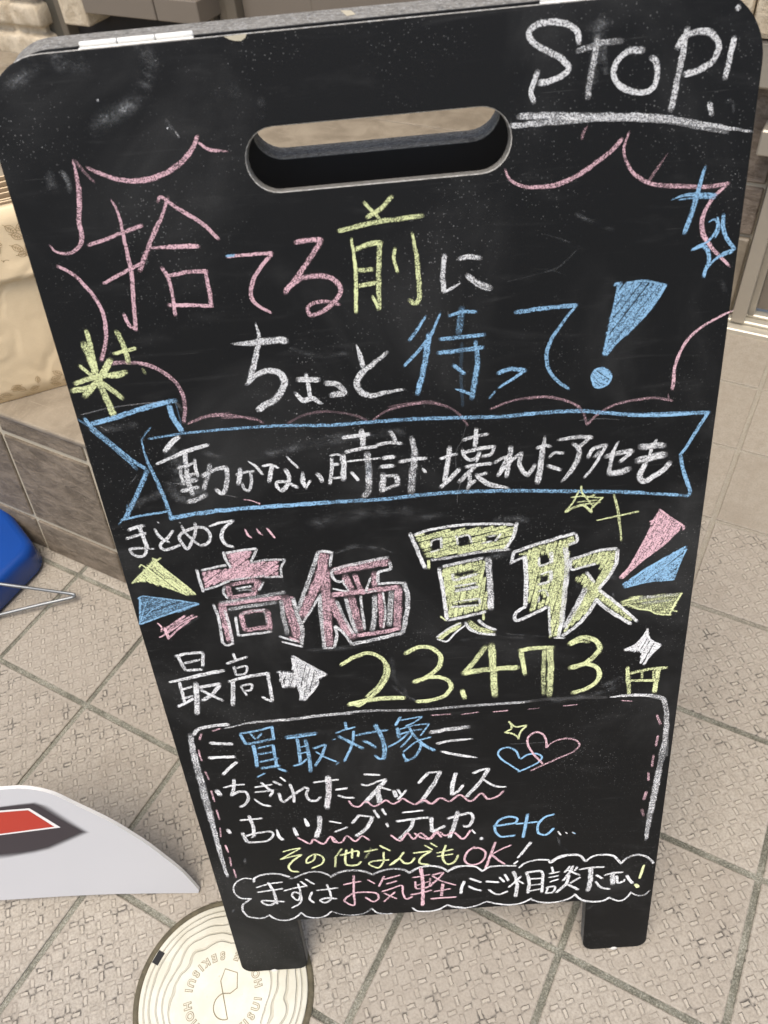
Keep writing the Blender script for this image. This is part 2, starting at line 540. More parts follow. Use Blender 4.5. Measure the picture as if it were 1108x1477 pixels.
M['panel_brown'] = simple('taupe_panel', (.19, .16, .125), .45, var=.06, scale=8)
M['panel_dark'] = simple('dark_olive_panel', (.075, .068, .052), .5, var=.08, scale=8)
M['kraft'] = mat_kraft()
M['kraft_gap_shade'] = simple('painted_gap_shade', (.16, .105, .05), .7, var=.2)  # top band of the flat bags, painting the dark gaps between them
M['print_brown'] = simple('brown_print', (.36, .25, .12), .7, var=.1)
M['blue'] = simple('glossy_blue_plastic', (.004, .052, .26), .27, var=.08, scale=14)
M['steel'] = simple('galvanised_wire', (.26, .275, .28), .38, metal=.8, var=.15, scale=60)
STROKES = """
@chalk_greeting_word
W 4.1:1343,9999 1330,10065 1257,10112 1162,10130 1068,10121 1024,10084 1053,10026 1149,9969 1247,9912 1284,9863 1233,9820 1152,9798 1091,9789
W 3.9:1083,9861 1058,9799 1039,9742 1059,9684
W 4.3 0.62:1458,10020 1441,9881 1421,9782 1414,9680
W 3.9 0.55:1334,9954 1421,9974 1516,9987 1619,9989
S 10.6 0.3:1477,10114 1460,9978 1449,9880 1430,9767
S 6.1 0.3:1509,9960 1505,9890 1524,9824
S 8.9 0.22:1416,10078 1526,10096
W 4.2:1759,9924 1678,9931 1601,9888 1573,9812 1610,9744 1694,9697 1794,9680 1848,9716 1857,9803 1836,9861 1810,9878
W 4.5:2028,10020 2011,9875 1987,9705 1968,9558
W 4.3:1974,9920 2009,9973 2101,10000 2190,9978 2238,9912 2216,9829 2140,9786 2038,9761
W 4.0:2332,9946 2319,9834 2302,9718
W 3.8:2219,9578 2241,9508
W 3.8:2323,10107 2346,10111
S 3.2 0.35:2311,9581 2370,9568 2385,9515
@chalk_underline
W 4.8 0.68 0.8 0.6:907,9556 1107,9554 1356,9553 1638,9550
W 5.5 0.66 0.8 0.3:960,9606 1189,9592 1472,9562 1705,9540 1940,9509 2160,9463 2365,9415 2519,9383
W 4.2 0.55:1472,9553 1773,9524 2008,9485 2196,9435 2359,9400
@chalk_cloud_border
P 2.3 0.5 0.5:1416,9507 1396,9478 1382,9433
P 3.5 0.72 0.5 0.9:866,9284 896,9222 974,9172 1095,9151 1216,9157 1352,9199 1485,9275 1600,9352 1655,9410
P 3.2 0.68 0.5 0.9:1698,9448 1672,9354 1689,9273 1746,9188 1855,9114 1978,9084 2117,9067 2274,9053 2411,9061
P 2.2 0.5 0.3 1:1968,9289 1900,9191 1857,9127
P 3.7 0.75 0.6 0.5:2401,9060 2324,8987 2268,8899 2253,8818 2268,8745 2313,8669 2384,8589 2487,8487
P 1.6 0.7:2535,8142 2492,8130 2455,8112
P 2.7 0.8 0.5 1.2:2561,8153 2460,8111 2341,8046 2246,7959 2192,7847 2164,7722 2167,7621 2163,7556
P 2.2 0.48:1022,7580 1159,7582 1296,7548 1407,7493 1472,7420 1504,7310
P 2.3 0.55:1504,7310 1603,7407 1737,7470 1899,7492 2036,7495 2175,7459
P 1.2 0.5:2136,7515 2142,7460
P 3.6 0.72 1 0.4:-2048,9437 -2076,9315 -2114,9191 -2115,9120 -2136,9062 -2199,9008 -2276,8999 -2333,9019 -2358,9060
P 3.4 0.72 0.7 1:-2348,8917 -2255,8853 -2173,8732 -2119,8599 -2118,8454 -2152,8323 -2220,8192
P 3.0 0.68 0.5 1:-2043,9598 -2048,9471 -2083,9294
P 3.9 0.72 0.6 0.8:-1959,9543 -1838,9477 -1693,9437 -1537,9439 -1388,9485 -1249,9576 -1179,9670
P 2.3 0.8 0.8 0.4:-1179,9632 -1128,9589 -997,9562
P 2.1 0.5:-2030,9596 -1984,9513 -1936,9448
P 3.4 0.66:-2200,8155 -2044,8161 -1878,8126 -1744,8032 -1672,7912 -1664,7764 -1703,7627
P 3.5 0.58 0.5 0.3:-1675,7613 -1505,7663 -1326,7655 -1136,7596
P 2.5 0.4 0.5 0.3:-1652,7629 -1484,7665 -1322,7678
P 2.2 0.45:-1396,7639 -1231,7631 -1138,7608 -1075,7564
P 2.3 0.42:-883,7546 -750,7602 -596,7618 -447,7596 -327,7555 -248,7510
P 2.0 0.5:-207,7506 -104,7572 23,7605 186,7620
P 2.2 0.5:79,7622 257,7614 392,7571 485,7495 551,7391
P 1.9 0.5:734,7518 817,7547 913,7575 1090,7589 1227,7576 1365,7519 1446,7470
P 1.7 0.4:-73,7610 93,7629 258,7628 339,7606
@chalk_heading_pink
P 3.4 0.78 0.5 1:-1849,9320 -1826,9247 -1825,9130 -1829,8963 -1833,8815 -1863,8641 -1902,8402
P 3.1 0.75:-1961,8530 -1938,8438 -1895,8414
P 2.8 0.78:-2090,9040 -1971,9066 -1824,9106 -1678,9141
P 2.6 0.74:-2052,8765 -1922,8817 -1748,8882
P 3.6 0.68 0.5 1:-1460,9304 -1518,9208 -1627,9053 -1703,8939 -1769,8832
P 3.1 0.78 0.7 1:-1534,9286 -1511,9317 -1455,9272 -1362,9195 -1256,9115 -1164,9003
P 3.7 0.78 0.4 1:-1655,8984 -1519,8978 -1315,8966
P 3.0 0.78:-1609,8841 -1582,8780 -1572,8679 -1585,8488
P 3.2 0.7:-1589,8775 -1446,8793 -1289,8786
P 3.5 0.72 0.8 1:-1303,8781 -1300,8667 -1304,8532
P 3.1 0.8:-1619,8567 -1458,8553 -1298,8531
P 2.5 0.8:-1128,8876 -1015,8876 -800,8874
B 2.2 0.8:-1133,8879 -1070,8881
P 3.5 0.8 0.8 0.7:-807,8866 -907,8770 -982,8664 -999,8563 -952,8494 -879,8446
P 3.8 0.72:-627,8929 -532,8939 -436,8934
P 4.0 0.68:-445,8927 -537,8811 -640,8697 -752,8582
P 4.0 0.72 1 0.6:-750,8595 -645,8665 -528,8686 -417,8664 -353,8608 -348,8544 -414,8472 -511,8413 -590,8400 -602,8456 -540,8490 -450,8488 -366,8460
@chalk_heading_yellow
Y 2.6 0.8:-118,9157 -61,9092 -15,9039
Y 3.3 0.75:82,9181 1,9110 -104,9054
Y 3.6 0.72:-311,8982 -267,8987 -93,9013 92,9026 288,9034
Y 3.3 0.8 0.6 1:-227,8922 -221,8722 -249,8387
Y 3.8 0.72:-202,8845 -106,8873 -17,8875
Y 4.0 0.7:-29,8876 -52,8707 -77,8398
Y 2.6 0.8:-118,8500 -79,8409
Y 3.7 0.75:-211,8696 -98,8692
Y 3.5 0.75:-210,8582 -81,8596
Y 2.7 0.75:77,8830 62,8758 82,8657
Y 3.9 0.75 0.6 1:204,8920 226,8744 229,8594 228,8466 199,8417 152,8445
@chalk_heading_white
W 4.0 0.78:429,8748 408,8628 408,8489
W 2.2 0.75 1 0.5:407,8481 459,8503 531,8535
W 3.7 0.68:529,8714 606,8722 687,8703
W 4.8 0.66:583,8588 663,8523 754,8481
W 4.8 0.72 0.3 1:-1003,8370 -995,8270 -1036,8140 -1130,7916
W 5.9 0.7 0.3 1:-1198,8234 -1062,8222 -916,8232 -796,8222
W 5.8 0.74 0.6 1:-1150,7903 -1065,7967 -952,7995 -877,7957 -861,7884 -932,7774 -1098,7683
W 3.6 0.75:-684,7942 -676,7853 -676,7748
W 5.0 0.75:-753,7903 -590,7888
W 5.4 0.78 0.6 0.5:-783,7793 -733,7727 -663,7739 -594,7692
W 5.0 0.72:-540,7855 -460,7840 -408,7763 -512,7750
W 4.3 0.75 0.3 1:-270,8136 -251,8041 -238,7962
W 5.6 0.72 0.6 0.4:-47,8058 -163,7977 -265,7901 -300,7818 -266,7750 -187,7721 -63,7738 54,7750
@chalk_heading_blue
B 2.9 0.75 0.5 1:268,8317 206,8231 132,8138
B 3.2 0.78 0.6 0.8:377,8325 287,8157 174,8030 78,7938
B 4.9 0.75:286,8177 253,8023 209,7843 163,7700
B 2.7 0.75:438,8301 529,8322 643,8315
B 5.5 0.55:537,8350 520,8243 504,8162
B 3.3 0.72:362,8128 522,8129 701,8133
B 3.8 0.72:343,8020 518,8026 688,8034
B 4.7 0.74 0.8 1:631,8085 642,7945 625,7806 590,7623
B 2.8 0.75 0.4 1:464,7715 533,7684 592,7655
B 3.3 0.75:453,7912 541,7836
B 2.8 0.24:527,8080 512,7859 515,7567
B 3.9 0.74:797,7815 887,7839 1012,7820
B 2.7 0.78 1 0.7:1001,7814 914,7758 800,7694
B 2.0 0.7:775,7669 726,7610
B 3.5 0.73:933,8283 1122,8295 1390,8297
B 3.4 0.75 0.6 0.8:1386,8298 1280,8162 1192,8020 1170,7911 1196,7796 1265,7704 1351,7635
@chalk_exclamation_mark
FB 3.2 0.72 53:1669,8427 1780,8437 1907,8429 2037,8392 1972,8258 1853,8123 1731,7999 1632,7890 1602,7889 1618,8023 1654,8208 1685,8375
B 2.1 0.8:1658,8421 1681,8434 1708,8414
B 1.9 0.72:1742,8431 1881,8434 2039,8390
B 2.4 0.76:1693,8412 1664,8246 1636,8062 1608,7890
B 2.7 0.78:2037,8389 1948,8234 1829,8099 1706,7987 1614,7889
FB 3.1 0.8 -39:1598,7785 1653,7755 1676,7702 1652,7647 1579,7624 1536,7665 1523,7724 1552,7771
B 2.1 0.8:1598,7785 1653,7757 1676,7702 1648,7644 1565,7629 1533,7679 1526,7723 1552,7771 1598,7785
@chalk_sparkle_blue
B 3.8 0.78 0.6 1:2237,9182 2216,9099 2194,8975 2170,8861 2137,8751
B 2.6 0.75 0.4 1:2026,8988 2106,9008 2202,9009 2338,8992
B 2.1 0.75 0.4 1:2070,8984 2204,8986 2326,8975
B 2.2 0.82 0.5 0.7:2301,8814 2343,8828 2367,8784 2350,8726 2301,8670 2241,8651 2202,8625
B 1.6 0.82:2360,8844 2383,8759 2359,8701
B 3.1 0.82:2398,8855 2413,8756 2454,8675 2512,8607
B 2.1 0.82:2515,8607 2435,8585 2366,8535 2317,8471
B 1.8 0.8:2502,8589 2424,8567 2377,8547
B 3.3 0.82:2267,8661 2313,8620 2335,8532 2317,8471 2310,8427
B 2.5 0.85:2206,8630 2266,8649 2290,8653
@chalk_star_yellow
Y 3.9 0.76:-2270,8432 -2270,8292 -2280,8112
Y 6.3 0.74:-2316,8335 -2292,8174 -2290,8021
Y 3.2 0.75:-2395,8167 -2304,8057
Y 4.4 0.76:-2469,8027 -2303,8063 -2183,8073 -2053,8085
Y 4.8 0.76:-2509,7968 -2341,7994 -2272,8029
Y 5.6 0.76:-2422,7914 -2291,8031 -2148,8191
Y 5.9 0.74:-2286,8051 -2257,7861 -2238,7726
Y 4.4 0.76:-2272,8029 -2134,7877
Y 4.4 0.72:-2247,8089 -2147,8059 -2069,8076
Y 4.3 0.72:-2048,8405 -2026,8309 -2015,8153
Y 3.1 0.76:-2112,8236 -1937,8265
Y 2.4 0.5:-1923,8100 -1910,8058
@chalk_banner_outline
B 4.6 0.74:-2441,7681 -2240,7717 -2019,7771 -1803,7810 -1725,7821
B 3.5 0.72:-2475,7735 -2437,7657 -2301,7478 -2193,7342 -2098,7245
B 3.6 0.62:-2454,7646 -2329,7480 -2212,7320 -2172,7252
B 2.0 0.6:-2526,7731 -2441,7645
B 4.9 0.84:-1789,7780 -1778,7674 -1731,7556
B 4.4 0.66:-2087,7233 -2183,7082 -2367,6809
B 2.5 0.66:-2100,7221 -2227,7019 -2393,6794
B 1.6 0.6:-2331,6928 -2365,6829 -2451,6742
B 2.4 0.75:-2422,6783 -2248,6809 -2010,6830
B 3.7 0.68 0.3 1.1:-2069,7515 -2074,7362 -2037,7150 -2002,6914 -1992,6745
B 1.5 0.5:-2076,7500 -2018,7567 -1970,7612
W 1.1 0.45:-2494,7767 -2274,7802 -2008,7817 -1856,7818
S 4.3 0.25:-1855,7822 -1736,7804 -1694,7741
B 1.1 0.45:-1733,7819 -1728,7700 -1726,7579
S 8.7 0.2:-2445,7630 -2263,7628 -2091,7643
S 9.4 0.2:-2298,6908 -2167,6963 -2009,7015
S 2.2 0.25:-2367,7049 -2243,7137 -2185,7196
W 0.9 0.5:-2368,7656 -2321,7611
B 3.5 0.66 0.6 1:-2010,7513 -1724,7533 -1387,7538 -969,7530 -544,7497 -277,7496 139,7488 581,7462 840,7445 1023,7449 1436,7438 1642,7404 1881,7364 2130,7350 2479,7330
B 2.9 0.85:1826,7366 2076,7340 2352,7335
B 4.4 0.76:-2003,6764 -1672,6794 -1375,6800 -1080,6796 -628,6788
B 3.8 0.66:-669,6788 -493,6788 -200,6778 94,6787 386,6790 834,6764 1259,6721 1551,6690 1803,6663 2020,6632
B 3.2 0.7:1961,6641 2138,6611 2375,6572
B 3.1 0.8:2468,7331 2396,7182 2327,7038 2284,6969
B 3.8 0.72 0.8 1:2283,6972 2328,6806 2383,6669 2402,6593 2376,6568
W 0.8 0.3:1445,7355 1605,7356 1762,7332
@chalk_banner_word
W 5.3 0.78 0.8 0.8:-1767,7506 -1839,7458 -1910,7391
W 4.0 0.76 0.6 0.8:-1998,7279 -1852,7334 -1699,7383 -1548,7416
W 4.6 0.68:-1749,7383 -1765,7238 -1774,7093 -1767,6968
W 3.1 0.72:-1813,7250 -1824,7163 -1821,7089
W 3.0 0.74:-1685,7298 -1691,7199 -1688,7137
W 2.7 0.72:-1839,7229 -1726,7254 -1678,7278
W 3.4 0.65:-1813,7145 -1693,7167
W 5.2 0.62:-1833,7085 -1705,7111
W 4.0 0.7:-1851,7014 -1704,7040
W 4.7 0.66:-1820,6904 -1735,6923 -1651,6965
S 19.9 0.22:-1843,7373 -1838,7196 -1784,7044 -1719,7005
S 14.0 0.18:-1937,7075 -1890,6954 -1793,6928
S 9.0 0.15:-1592,7349 -1525,7327 -1458,7305
W 4.1 0.72:-1651,7140 -1553,7183 -1442,7200
W 4.3 0.7:-1438,7199 -1451,7095 -1488,6991 -1520,6959 -1564,7004
W 4.3 0.62:-1568,7239 -1604,7142 -1641,7064 -1662,7013
W 4.3 0.74:-1330,7177 -1347,7102 -1372,7032
W 2.5 0.72:-1375,7121 -1299,7139 -1219,7142
W 3.1 0.74:-1252,7131 -1260,7038 -1295,6963 -1326,6983 -1336,7040
W 2.9 0.8 0.4 0.9:-1253,7237 -1199,7184 -1154,7105
W 2.5 0.8:-1144,7181 -1073,7187 -1015,7153
W 4.3 0.75:-1064,7184 -1088,7110 -1112,7033
W 2.2 0.8 0.6 1:-935,7253 -902,7202 -851,7137
W 4.2 0.72:-965,7134 -944,7080 -952,7020 -982,6967 -1019,6935
W 3.1 0.76:-1014,6931 -1055,6985 -1050,7021 -996,7022 -941,6995 -882,6956
W 0.6 0.5:-1904,7093 -1829,7078 -1773,7064
W 0.6 0.4:-1510,6950 -1454,6931 -1398,6911
P 1.0 0.75:-1356,6884 -1296,6870 -1218,6833
P 0.9 0.7:-1259,6852 -1219,6825
W 4.8 0.75 0.6 0.6:-824,7092 -832,7013 -816,6947
W 2.4 0.8:-816,6947 -770,7014
W 4.1 0.8:-707,7069 -685,7035 -672,6993
W 3.5 0.72:-571,7202 -578,7117 -595,7038 -612,6963
W 2.1 0.74:-583,7226 -529,7232 -490,7221
W 5.4 0.75:-474,7219 -482,7108 -499,6994
W 3.0 0.76:-586,7134 -519,7144
W 2.4 0.75:-585,7014 -518,7017
W 3.6 0.8:-461,7374 -392,7383 -242,7389
W 5.2 0.78:-306,7430 -299,7361 -306,7289
W 3.4 0.76:-452,7246 -365,7262 -192,7276
W 1.8 0.76:-451,7160 -344,7164 -170,7165
W 5.9 0.6:-276,7220 -278,7112 -284,6997 -307,6858 -347,6823
B 4.3 0.3:-277,7123 -285,6985
W 3.3 0.84:-424,7057 -373,6980
W 4.0 0.72:-74,7401 -55,7361 -37,7306
W 3.2 0.74:-189,7290 -90,7300 11,7283
W 4.1 0.8:-152,7162 -58,7169
W 3.9 0.76:-179,7084 -71,7086
W 6.1 0.68:-166,7015 -170,6940 -188,6856
W 2.8 0.66:-160,6997 -53,6996
W 4.8 0.72:-58,6993 -47,6916
W 3.1 0.7:-188,6859 -102,6892 -37,6909
W 6.7 0.64 0.7 1:94,7323 111,7234 99,7122 74,6975 58,6823
W 3.4 0.78:-23,7116 79,7130 203,7131
W 2.8 0.8:165,7036 189,6997
W 4.7 0.74:396,7213 375,7074 338,6898
W 3.0 0.78:314,7114 388,7135 454,7146
W 4.2 0.76:305,6848 378,6912 469,7005
W 3.2 0.72:506,7267 594,7289 710,7303
W 4.0 0.74:618,7357 612,7288 602,7200
W 3.6 0.74:505,7150 621,7176 764,7187
W 3.2 0.66:760,7181 731,7120 650,7103
W 3.4 0.74:498,7181 511,7124 558,7080 619,7106 637,7143
W 3.0 0.72:641,7146 608,7061
W 3.5 0.76:519,7019 617,7028 731,7034
W 4.4 0.7:597,7019 534,6955 459,6884
W 3.5 0.68:554,6965 547,6884 529,6803
W 3.5 0.72:532,6836 595,6884
W 3.3 0.76:604,6928 692,6947
W 4.9 0.7 0.8 0.4:605,6939 655,6880 726,6832 868,6792
W 0.5 0.3:539,7415 499,7265 450,7180 439,7022
W 0.6 0.3:480,6890 445,6787 436,6680
W 4.3 0.7:892,7173 882,7072 855,6896
W 3.2 0.74:758,7036 811,7067 874,7087
W 3.3 0.72:867,7083 820,6986 783,6909
W 3.2 0.72:784,6914 871,7016 975,7111
W 4.3 0.74:981,7108 963,7019 983,6948 1034,6891
W 3.9 0.74:1034,6891 1065,6940 1089,6990
W 5.6 0.72 0.5 1:1168,7231 1154,7137 1136,6968 1117,6816
W 3.4 0.74:1105,7139 1173,7156 1216,7143
W 3.2 0.72:1208,7044 1245,7084 1324,7076
W 3.7 0.76:1195,6969 1248,6944 1302,6920
W 4.0 0.72 0.6 1:1277,7198 1368,7206 1458,7209 1550,7195
W 3.8 0.78:1538,7206 1500,7161 1451,7118
W 5.4 0.66 0.7 0.5:1400,7150 1447,7099 1449,7031 1407,6931 1321,6809
W 3.9 0.7:1526,7014 1563,7088 1612,7106 1674,7117
W 3.0 0.74 1 0.8:1672,7114 1626,7025 1571,6916 1501,6827
W 3.2 0.6:1576,7011 1624,7069
W 4.1 0.74 0.5 1:1767,7134 1735,7061 1716,6960 1706,6855
W 5.0 0.68:1671,7008 1757,7030 1889,7041
W 3.9 0.72:1878,7025 1835,6989 1792,6951
W 5.9 0.72:1704,6851 1788,6852 1874,6878
W 6.2 0.68:1948,7069 2035,7072 2142,7070
W 3.2 0.74:2073,7124 2065,7075
W 7.2 0.68:1934,6949 2034,6965 2157,6983
W 3.3 0.66:2047,7054 2030,6982 2003,6910
W 5.5 0.72:2003,6910 1968,6832 1966,6786 2000,6747 2079,6787 2156,6838 2203,6905
@chalk_lead_in_word
W 3.5 0.8:-2381,6678 -2306,6702 -2239,6712
W 3.0 0.78:-2420,6595 -2344,6615 -2242,6637
W 4.1 0.74:-2285,6716 -2274,6634 -2266,6527 -2268,6479
W 3.2 0.76 1 0.6:-2268,6479 -2308,6412 -2361,6404 -2404,6435 -2417,6483 -2357,6492 -2277,6480 -2207,6471
W 3.2 0.8 0.7 0.8:-2158,6669 -2144,6612 -2111,6561 -2063,6525
W 3.2 0.76:-2006,6637 -2069,6566 -2127,6524 -2148,6487 -2119,6450 -2051,6461 -1972,6491
W 2.7 0.74:-1922,6677 -1904,6608 -1868,6547 -1823,6485 -1796,6458
W 3.2 0.74:-1803,6696 -1813,6619 -1856,6527 -1922,6444 -1952,6497 -1966,6566 -1928,6611 -1849,6641 -1781,6652 -1721,6629 -1698,6560 -1733,6486 -1795,6461
W 1.2 0.7:-2120,6738 -2103,6722
W 0.9 0.7:-1938,6716 -1922,6707
W 2.9 0.82 0.6 1:-1688,6650 -1590,6678 -1474,6687
W 3.8 0.78 0.7 0.8:-1476,6684 -1572,6615 -1603,6529 -1579,6455 -1521,6425
P 2.3 0.84 0.6 0.8:-1391,6594 -1376,6534 -1348,6501
P 2.1 0.84 0.6 0.8:-1291,6591 -1275,6551 -1249,6519
P 2.3 0.84 0.6 0.8:-1205,6587 -1177,6538 -1149,6482
@chalk_ray_yellow
FY 3.0 0.8 -53:-2487,6126 -2279,6331 -2221,6366 -2190,6283 -2101,6153 -2006,6040 -1952,5954 -2017,5947 -2129,6021 -2284,6088 -2358,6136 -2444,6129
Y 2.0 0.8:-2487,6126 -2380,6220 -2246,6328 -2169,6373
Y 1.5 0.8:-2383,6285 -2357,6317 -2342,6305 -2317,6273
Y 2.4 0.78:-2245,6375 -2164,6250 -2072,6129 -1949,5953
Y 1.7 0.76:-2441,6142 -2328,6154 -2241,6094 -2129,6021 -2016,5947
@chalk_ray_blue
FB 2.3 0.6 18:-2461,5970 -2315,5953 -2152,5916 -1941,5853 -2039,5801 -2222,5754 -2387,5716 -2520,5669 -2489,5834
B 1.7 0.76:-2476,5955 -2429,5979 -2299,5949 -2121,5903 -1939,5849
B 2.3 0.76:-1939,5847 -2146,5788 -2350,5727 -2522,5667
B 2.3 0.74:-2455,5959 -2486,5812 -2521,5667
B 1.5 0.72:-2400,5921 -2463,5799 -2508,5684
B 1.4 0.72:-2228,5883 -2382,5813 -2500,5700
@chalk_ray_pink
P 2.0 0.78:-2359,5668 -2332,5612 -2347,5564
P 2.5 0.72:-2327,5576 -2190,5664 -2087,5728
P 2.5 0.68:-2324,5539 -2167,5649 -2015,5729
P 1.8 0.76:-2379,5500 -2264,5561 -2122,5652 -1984,5711
P 2.4 0.74:-2306,5474 -2191,5574 -2058,5668
P 3.4 0.74:-2308,5612 -2301,5554 -2297,5473
S 2.9 0.2:-2135,5593 -2034,5660 -1965,5697
@chalk_ray_pink
FP 2.9 0.76 67:2156,6455 2387,6252 2341,6230 2205,6074 2046,5929 1921,5800 1861,5765 1883,5794 2000,6039 2088,6267 2128,6384
P 2.3 0.8:2157,6455 2274,6351 2387,6255 2380,6226
P 2.0 0.78:2085,6339 2128,6352
P 2.3 0.78:2105,6288 2034,6093 1953,5894 1861,5766
P 3.0 0.76:2351,6240 2223,6092 2046,5937 1939,5822 1881,5759
@chalk_ray_blue
FB 3.0 0.76 43:2430,6042 2375,5876 2345,5696 2236,5719 2122,5700 1911,5654 1899,5698 2055,5813 2253,5958
B 2.8 0.8:1897,5686 2128,5865 2427,6050
B 2.2 0.76:1909,5654 2122,5700 2354,5704
B 1.9 0.78:2431,6030 2392,5898 2349,5699
B 1.5 0.76:2131,5711 2203,5764 2267,5805
B 1.3 0.8:2239,5689 2271,5757
@chalk_ray_yellow
FY 2.9 0.6 7:1988,5537 2212,5546 2437,5548 2417,5452 2363,5295 2231,5321 2147,5379 2046,5401 1905,5453 1897,5497
W 3.8 0.5:1989,5519 2214,5527 2409,5529
W 3.4 0.45:2082,5460 2219,5465 2356,5471
Y 2.2 0.8:1894,5491 1989,5519 2057,5524
Y 2.3 0.82:2440,5546 2382,5406 2353,5309
Y 2.0 0.82:1900,5451 1964,5453 2046,5401 2158,5372 2231,5324 2362,5299
Y 2.0 0.8:2357,5359 2416,5333
@chalk_sparkle_yellow
Y 2.8 0.72 0.8 0.6:1760,6640 1796,6513 1824,6369 1852,6165
Y 2.0 0.74 0.5 1:1628,6396 1788,6422 1984,6452
Y 2.0 0.78:1480,6751 1488,6689 1531,6637 1601,6656
Y 2.0 0.78:1463,6709 1418,6599 1351,6505
Y 2.7 0.78:1353,6507 1430,6549 1503,6561 1580,6483
Y 1.9 0.76:1580,6480 1578,6523 1628,6579 1669,6624
Y 1.4 0.76:1399,6647 1489,6653 1583,6632 1669,6619
Y 1.6 0.65:1450,6596 1627,6601
Y 1.4 0.7:1461,6568 1651,6575
Y 1.8 0.65:1521,6638 1598,6531
@chalk_price_word_pink
FP 3.2 0.74 33:-1595,6367 -1359,6383 -1428,6247 -1148,6249 -1181,6078 -1480,6082 -1632,6073 -1851,6021 -1846,6186 -1578,6202
P 6.2 0.66:-1644,6016 -1645,5954 -1645,5898
P 4.4 0.66:-1609,6030 -1487,6043 -1381,6051
P 6.9 0.62:-1363,6043 -1386,5991 -1421,5930
P 4.7 0.7:-1636,5881 -1511,5904 -1405,5909
P 5.2 0.72:-1760,5813 -1544,5830 -1186,5845
P 8.5 0.68:-1738,5795 -1737,5609 -1736,5396
P 9.7 0.64:-1154,5838 -1135,5653 -1108,5443 -1104,5363
P 5.3 0.72:-1580,5694 -1580,5594 -1571,5499
P 4.8 0.62:-1567,5698 -1462,5717 -1358,5713
P 6.2 0.62:-1339,5705 -1338,5596 -1350,5490
P 5.4 0.66:-1560,5503 -1454,5516 -1345,5521
P 2.6 0.78:-1179,5384 -1094,5319
P 3.8 0.7:-1109,5834 -1079,5831
P 10.0 0.66:-741,6281 -822,6021 -929,5810 -1026,5617
P 9.6 0.64:-758,6099 -787,5771 -808,5518 -826,5239
P 9.2 0.66:-751,5780 -669,5517 -586,5325
P 9.1 0.66:-685,6086 -445,6117 -202,6141
P 7.3 0.64:-588,6023 -550,5872
P 5.5 0.64:-504,6027 -458,5833
P 6.6 0.62:-325,6033 -338,5889
P 6.2 0.7:-730,5828 -473,5840 -126,5858
P 8.5 0.62:-559,5780 -516,5408
P 5.7 0.66:-295,5804 -309,5414
P 8.0 0.66:-127,5844 -170,5400
P 5.2 0.72:-548,5345 -355,5356 -140,5390
@chalk_price_word_outline
W 3.0 0.8:-1617,6379 -1610,6300 -1581,6212
W 2.7 0.76:-1599,6367 -1478,6381 -1326,6389
W 2.6 0.72:-1324,6380 -1356,6323 -1394,6256
W 2.7 0.78:-1842,6208 -1722,6228 -1618,6242
W 3.1 0.76:-1884,6218 -1881,6099 -1873,5974
W 2.6 0.76:-1856,5997 -1740,6025 -1619,6074
W 2.6 0.6:-1620,6080 -1440,6087 -1297,6096
W 2.6 0.62:-1409,6243 -1273,6262 -1093,6253
W 2.4 0.74:-1094,6245 -1139,6172 -1150,6063
W 2.4 0.66:-1302,6080 -1146,6072
W 2.9 0.64:-1672,6018 -1695,5947 -1665,5879
W 2.4 0.7:-1578,5982 -1435,5995
W 2.2 0.55:-1562,5956 -1462,5959 -1426,5933
W 2.2 0.7:-1319,6033 -1374,5940
W 4.3 0.56:-1746,5837 -1478,5863 -1150,5900
W 4.1 0.55:-1689,5756 -1492,5777 -1244,5793
W 3.0 0.72:-1810,5827 -1793,5666 -1809,5377
W 3.2 0.7:-1721,5751 -1711,5581 -1716,5368
W 2.8 0.72:-1817,5391 -1775,5343 -1707,5364
W 4.8 0.6:-1193,5811 -1199,5634 -1194,5422
W 4.4 0.68:-1082,5825 -1068,5621 -1048,5463 -1082,5278
W 2.6 0.78:-1272,5406 -1188,5358 -1099,5323
W 2.4 0.8:-1254,5335 -1074,5257
W 2.9 0.76:-1636,5666 -1645,5548 -1647,5441
W 2.9 0.76:-1633,5447 -1485,5454 -1334,5465
W 2.3 0.55:-1370,5714 -1359,5624 -1361,5570
W 2.1 0.6:-1589,5691 -1503,5715 -1358,5726
W 4.4 0.66:-794,6304 -897,6053 -1012,5793 -1058,5684
W 3.0 0.74:-794,6304 -738,6304 -670,6285
W 2.8 0.68:-681,6269 -710,6140
W 2.5 0.72:-828,5850 -949,5660 -1037,5538
W 4.2 0.66:-840,5824 -857,5575 -869,5230
W 3.5 0.7:-741,5470 -739,5354 -780,5221
W 2.4 0.72:-883,5218 -784,5218
W 3.5 0.6:-702,6094 -582,6130 -402,6160 -191,6190
W 3.1 0.74:-702,6092 -694,6009 -649,5968 -600,5975
W 3.3 0.72:-180,6139 -179,6067 -254,6048 -287,6039 -305,5922
W 2.9 0.76:-306,5908 -196,5912 -76,5900
W 5.2 0.66:-70,5900 -48,5749 -88,5473 -129,5331
W 4.5 0.66:-129,5333 -298,5297 -488,5262 -617,5248
W 3.5 0.74:-613,5250 -673,5387 -741,5472
W 2.2 0.74:-715,5898 -581,5863 -618,5965
W 2.4 0.72:-363,5991 -423,5835
W 2.0 0.62:-424,5829 -312,5837
W 4.1 0.64:-610,5779 -584,5548 -550,5372
W 3.5 0.62:-693,5762 -645,5554 -582,5365
W 3.0 0.68:-473,5790 -475,5614 -473,5404
W 5.3 0.62:-348,5778 -366,5578 -406,5384
W 2.1 0.66:-269,5818 -263,5593 -299,5403
W 5.9 0.58:-192,5813 -222,5589 -240,5433
@chalk_price_word_yellow
FY 3.6 0.72 12:52,6393 333,6423 906,6411 946,6364 847,6176 517,6173 154,6137;196,6333 283,6339 279,6250 191,6232;426,6343 530,6347 537,6249 430,6253;677,6324 767,6325 756,6257 666,6263
